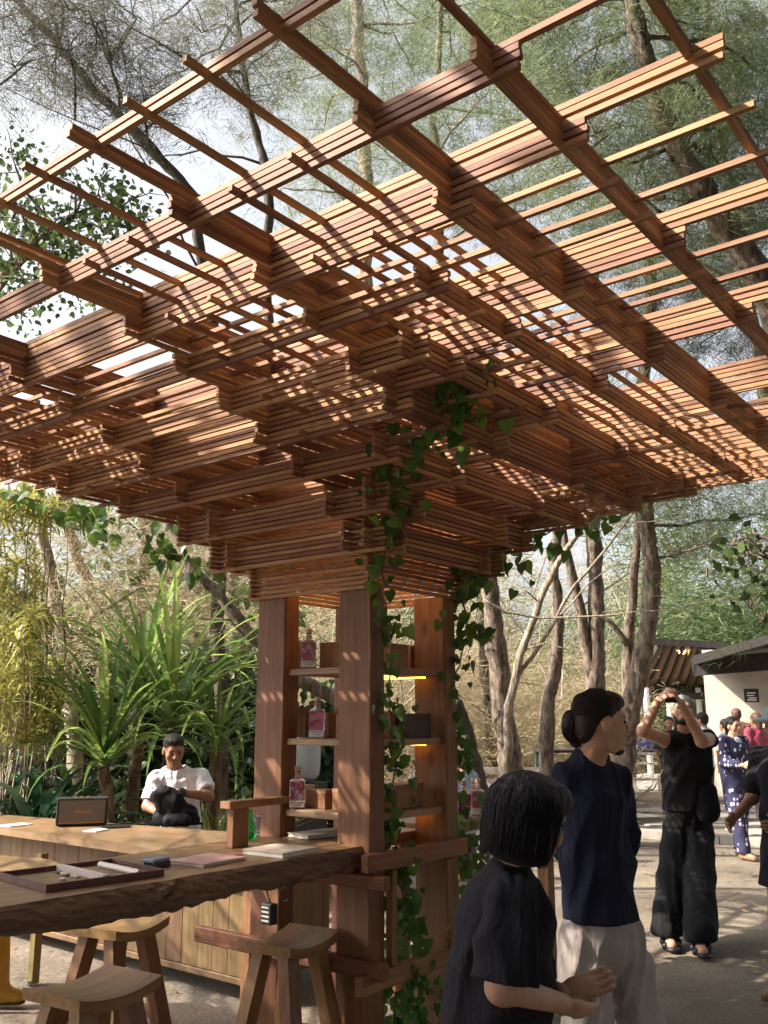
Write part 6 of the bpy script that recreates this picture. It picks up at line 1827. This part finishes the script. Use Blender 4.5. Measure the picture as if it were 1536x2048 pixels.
vine('leafy vine tumbling from the canopy down the front tower post to the ground', [VF(945, 745, 3.75), VF(900, 800, 3.8), VF(860, 860, 3.9), VF(800, 900, 4.1), VF(775, 960, 4.25), VF(785, 1040, 4.3), VF(765, 1130, 4.38), VF(772, 1210), VF(782, 1290), VF(776, 1380), VF(785, 1450), VF(790, 1540), VF(785, 1640), VF(795, 1720), VF(812, 1790), VF(822, 1860), VF(826, 1940), VF(820, 2030)], 250, .056, 1, .045,
     extra=[(VF(940, 765, 3.7), .12, 9, 1.1), (VF(925, 825, 3.75), .10, 8, 1.15), (VF(862, 805, 3.8), .04, 2, 1.3), (VF(885, 880, 3.9), .09, 6, 1.1), (VF(820, 905, 4.1), .10, 8, 1.1), (VF(760, 955, 4.2), .12, 12), (VF(790, 1010, 4.25), .10, 8), (VF(820, 1960, 4.35), .20, 36), (VF(830, 2030, 4.35), .24, 44), (VF(815, 1850, 4.4), .09, 10)])
vine('thin vine climbing the right tower post', [VF(985, 1110, 5.2), VF(945, 1140, 5.1), VF(915, 1180, 5.0), VF(935, 1240, 5.0), VF(925, 1300, 4.98), VF(905, 1390, 4.95), VF(915, 1470, 4.95), VF(908, 1560, 4.95), VF(915, 1640, 4.92), VF(930, 1710, 4.9), VF(938, 1770, 4.9)], 120, .056, 2, .05,
     extra=[(VF(930, 1160, 5.05), .12, 10), (VF(945, 1270, 5.0), .12, 12), (VF(925, 1690, 4.9), .08, 10)])
vine('vine trailing along the right edge of the canopy', [VF(930, 1170, 5.2), VF(1000, 1110, 5.5), VF(1090, 1070, 5.7), VF(1190, 1030, 5.9), VF(1260, 985, 6.0), VF(1330, 945, 6.1), VF(1400, 905, 6.2), VF(1450, 890, 6.3)], 120, .066, 3, .06,
     extra=[(VF(1375, 925, 6.15), .12, 10), (VF(1010, 1120, 5.5), .14, 12), (VF(1195, 1035, 5.9), .10, 6), (VF(1080, 1080, 5.7), .1, 8)])
vine('vine trailing under the left edge of the canopy', [VF(20, 985, 6.6), VF(120, 1020, 6.5), VF(200, 1040, 6.4), VF(290, 1060, 6.3), VF(360, 1110, 6.1), VF(430, 1150, 5.9)], 60, .078, 4, .06, extra=[(VF(195, 1045, 6.4), .13, 8), (VF(325, 1095, 6.2), .12, 7), (VF(150, 1030, 6.4), .1, 4)])
# ---- long-bladed pandan
def blade_mesh(name, L, w, arch, seed, mat, fold=.35, n=9, wave=.02):
    rr = random.Random(seed); V = []; F = []
    ang = math.radians(rr.uniform(62, 86)); y = z = 0.0
    step = L / n
    for i in range(n + 1):
        t = i / n
        ww = w * (.75 + .5 * math.sin(min(t * 2.2, 1.57))) * (1 - t ** 2.5) + .001
        V += [(-ww / 2, y, z + ww * fold), (0 + rr.uniform(-wave, wave) * t, y, z), (ww / 2, y, z + ww * fold)]
        ang -= math.radians(arch) / n * (.3 + 2.2 * t * t)
        y += math.cos(ang) * step; z += math.sin(ang) * step
    for i in range(n):
        a = i * 3
        F += [(a, a + 1, a + 4, a + 3), (a + 1, a + 2, a + 5, a + 4)]
    me = bpy.data.meshes.new(name); me.from_pydata(V, [], F); me.update(); smooth(me); me.materials.append(mat)
    return me
def rosette(root, c, meshes, n, tilt, seed, scale=1.0, name='leaf'):
    rr = random.Random(seed)
    for i in range(n):
        az = i * 2.39996 + rr.uniform(-.3, .3)
        t = (i / n)
        lean = tilt * (.15 + .85 * t) + rr.uniform(-.1, .1)
        o = bpy.data.objects.new(name, rr.choice(meshes)); COL.objects.link(o); o.parent = root
        Mx = Matrix.Translation(c + Vector((0, 0, .25 * (1 - t) * scale))) @ Matrix.Rotation(az, 4, 'Z') @ Matrix.Rotation(-lean, 4, 'X') @ Matrix.Scale(scale * rr.uniform(.75, 1.12), 4)
        o.matrix_parent_inverse = root.matrix_world.inverted(); o.matrix_basis = Mx
PB = [blade_mesh('leaf', 1.35, .055, a, i, M['leaf_pand']) for i, a in enumerate((25, 45, 70, 95, 120, 35, 60, 80))]
def pandan(label, px, depth, headz, n, seed, scale, tilt=.9, lean=0.0):
    g = Wg(px, depth); root = empty('pandan_plant', g, 0, label, 'plant', 'pandan plants behind the bar')
    top = Vector((g.x + RIGHT.x * lean, g.y + RIGHT.y * lean, headz))
    q = wig([g - UP * .05, g.lerp(top, .5) + RIGHT * lean * .1, top], 5, .15, seed)
    mb = MB(); mb.tube(q, rads(len(q), .075, .055), 9); Wbuild(mb, 'trunk', M['bark_husk'], root, True)
    rosette(root, top - UP * .1, PB, n, tilt, seed, scale)
M['bark_husk'] = barkmat('husky_trunk', (.10, .05, .03), (.34, .22, .13), 14)
pandan('pandan with its head low above the speaker', 240, 8.4, 1.22, 58, 1, .92, .95, -.12)
pandan('tallest pandan clump with upright blades in the middle', 262, 9.3, 1.75, 60, 2, 1.05, .75, .10)
pandan('right-hand pandan spreading blades towards the tower', 330, 8.9, 1.55, 58, 3, 1.02, 1.0, .08)
pandan('small pandan with hanging blades beside the barman', 425, 9.0, 1.30, 40, 4, .85, 1.15, .05)
# ---- broad strap-leaved lilies at the bottom left
LB = [blade_mesh('leaf', .95, .085, a, 20 + i, M['leaf_lily'], .25) for i, a in enumerate((90, 120, 150, 70, 135))]
def lily(label, px, depth, n, seed, scale=1.0, z=.25):
    g = Wg(px, depth); root = empty('strap_leaf_plant', g, 0, label, 'plant', 'strap-leaved plants behind the bar')
    mb = MB(); mb.tube([g - UP * .03, g + UP * (z + .1)], [.07, .05], 9); Wbuild(mb, 'stem', M['bark_husk'], root, True)
    rosette(root, g + UP * z, LB, n, .75, seed, scale)
lily('dark strap-leaved plant in the lower left corner behind the bar', 15, 8.6, 34, 31, 1.25, .30)
lily('dark strap-leaved plant just left of the speaker', 95, 8.2, 34, 32, 1.15, .25)
lily('strap-leaved plant between the speaker and the barman', 215, 8.3, 26, 33, .95, .15)
lily('strap-leaved plant far left under the variegated shrubs', -50, 9.2, 30, 34, 1.5, .4)
lily('strap-leaved plant behind the right side of the bar', 165, 9.0, 26, 35, 1.2, .3)
# ---- variegated shrub with leaf whorls at the left edge
def whorls(cs, n, L, w, seed, up=.5):
    rg = np.random.default_rng(seed); V = []; F = []; b = 0
    for c in cs:
        ax = rg.normal(0, .35, 3); ax[2] += 1; ax /= np.linalg.norm(ax)
        for i in range(n):
            az = i * 2.4 + rg.uniform(-.3, .3); el = rg.uniform(-.35, 1.0)
            u = np.cross(ax, (1, 0, 0)); u /= np.linalg.norm(u); v = np.cross(ax, u)
            d = (u * math.cos(az) + v * math.sin(az)) * math.cos(el) + ax * math.sin(el) * up * 2
            d /= np.linalg.norm(d); l = L * rg.uniform(.7, 1.2)
            s = np.cross(d, ax); s /= max(np.linalg.norm(s), 1e-6)
            p = _v(c) + ax * rg.uniform(-.06, .10)
            m = p + d * l * .5 + ax * l * .06; t = p + d * l - np.array((0, 0, 1)) * l * rg.uniform(.1, .45)
            V += [p, m - s * w / 2, t, m + s * w / 2]; F.append((b, b + 1, b + 2, b + 3)); b += 4
    return np.array(V), np.array(F)
def var_shrub(label, px, depth, items, seed):
    g = Wg(px, depth); root = empty('variegated_shrub', g, 0, label, 'shrub', 'variegated shrubs at the left edge')
    rr = random.Random(seed)
    cs = [W(x, y, depth + rr.uniform(-.6, .6)) for x, y in items]
    mb = MB()
    for c in cs[::5]:
        s = Vector((g.x + rr.uniform(-.15, .15), g.y + rr.uniform(-.15, .15), 0)); mb.tube(wig([s, s.lerp(c, .6) + Vector((rr.uniform(-.1, .1), rr.uniform(-.1, .1), .1)), c], 3, .15, rr.random()), rads(7, .012, .005), 5)
    Wbuild(mb, 'stems', M['bark_pale'], root)
    V, F = whorls(cs, 34, .20, .026, seed)
    o = obj_from(np_mesh('foliage', V, F), 'foliage', M['leaf_var'], root); tag(o, kind='stuff')
rr_ = random.Random(77)
def pts_in(x0, x1, y0, y1, n): return [(rr_.uniform(x0, x1), rr_.uniform(y0, y1)) for _ in range(n)]
var_shrub('tall yellow-green variegated shrub at the left edge, upper mass', 20, 8.8, pts_in(-60, 75, 990, 1230, 60), 51)
var_shrub('yellow-green variegated shrub at the left edge, lower mass', 40, 8.4, pts_in(-60, 85, 1220, 1480, 64), 52)
var_shrub('yellow-green variegated shrub leaning towards the pandan', 90, 9.0, pts_in(30, 125, 1330, 1520, 34) + pts_in(60, 150, 1000, 1060, 14), 53)
# ---- tall dry grass by the tower
def grass(label, px0, px1, depth, n, h, seed):
    rg = np.random.default_rng(seed); V = []; F = []; b = 0
    for i in range(n):
        g = _v(Wg(rg.uniform(px0, px1), depth + rg.uniform(-.5, .5)))
        L = h * rg.uniform(.5, 1.15); az = rg.uniform(0, 6.28); le = rg.uniform(.1, .75)
        d = np.array((math.cos(az) * le, math.sin(az) * le, 1.0)); d /= np.linalg.norm(d)
        s = np.array((-math.sin(az), math.cos(az), 0)); w = .012 * rg.uniform(.6, 1.3)
        p0 = g; p1 = g + d * L * .55; p2 = p1 + (d * .4 + np.array((math.cos(az), math.sin(az), -.25)) * le) * L * .45
        V += [p0 - s * w / 2, p0 + s * w / 2, p1 + s * w / 2, p1 - s * w / 2, p2]; F += [(b, b + 1, b + 2, b + 3), (b + 3, b + 2, b + 4, b + 4)]; b += 5
    Q = [f for f in F if len(set(f)) == 4]; T = [f[:3] for f in F if len(set(f)) == 3]
    me = bpy.data.meshes.new('tall_grass'); me.from_pydata([tuple(v) for v in V], [], Q + T); me.update()
    o = obj_from(me, 'tall_grass', M['grass_dry']); tag(o, label, kind='stuff')
grass('sunlit tall dry grass between the barman and the tower', 415, 525, 8.6, 420, 1.25, 61)
grass('low grass tufts under the hedge', -50, 540, 10.5, 500, .7, 62)
# ---- leaf litter on the sand
def litter():
    rg = np.random.default_rng(71); n = 2600
    x = rg.uniform(1.5, 15, n); y = rg.uniform(-1, 12, n)
    p = np.stack([x, y, np.full(n, .012) + rg.uniform(0, .006, n)], 1)
    az = rg.uniform(0, 6.28, n); d = np.stack([np.cos(az), np.sin(az), rg.uniform(-.1, .25, n)], 1); s = np.stack([-np.sin(az), np.cos(az), rg.uniform(-.2, .2, n)], 1)
    L = rg.uniform(.02, .055, n)[:, None]; w = L * rg.uniform(.2, .55, n)[:, None]
    V = np.stack([p - d * L, p + s * w, p + d * L, p - s * w], 1).reshape(-1, 3); F = np.arange(4 * n).reshape(-1, 4)
    o = obj_from(np_mesh('leaf_litter', V, F), 'leaf_litter', leafmat('litter_leaf', (.10, .06, .03), (.22, .14, .07), (.34, .26, .14), .9, .1, 2.0)); tag(o, 'dry leaf litter scattered on the sand', kind='stuff')
litter()
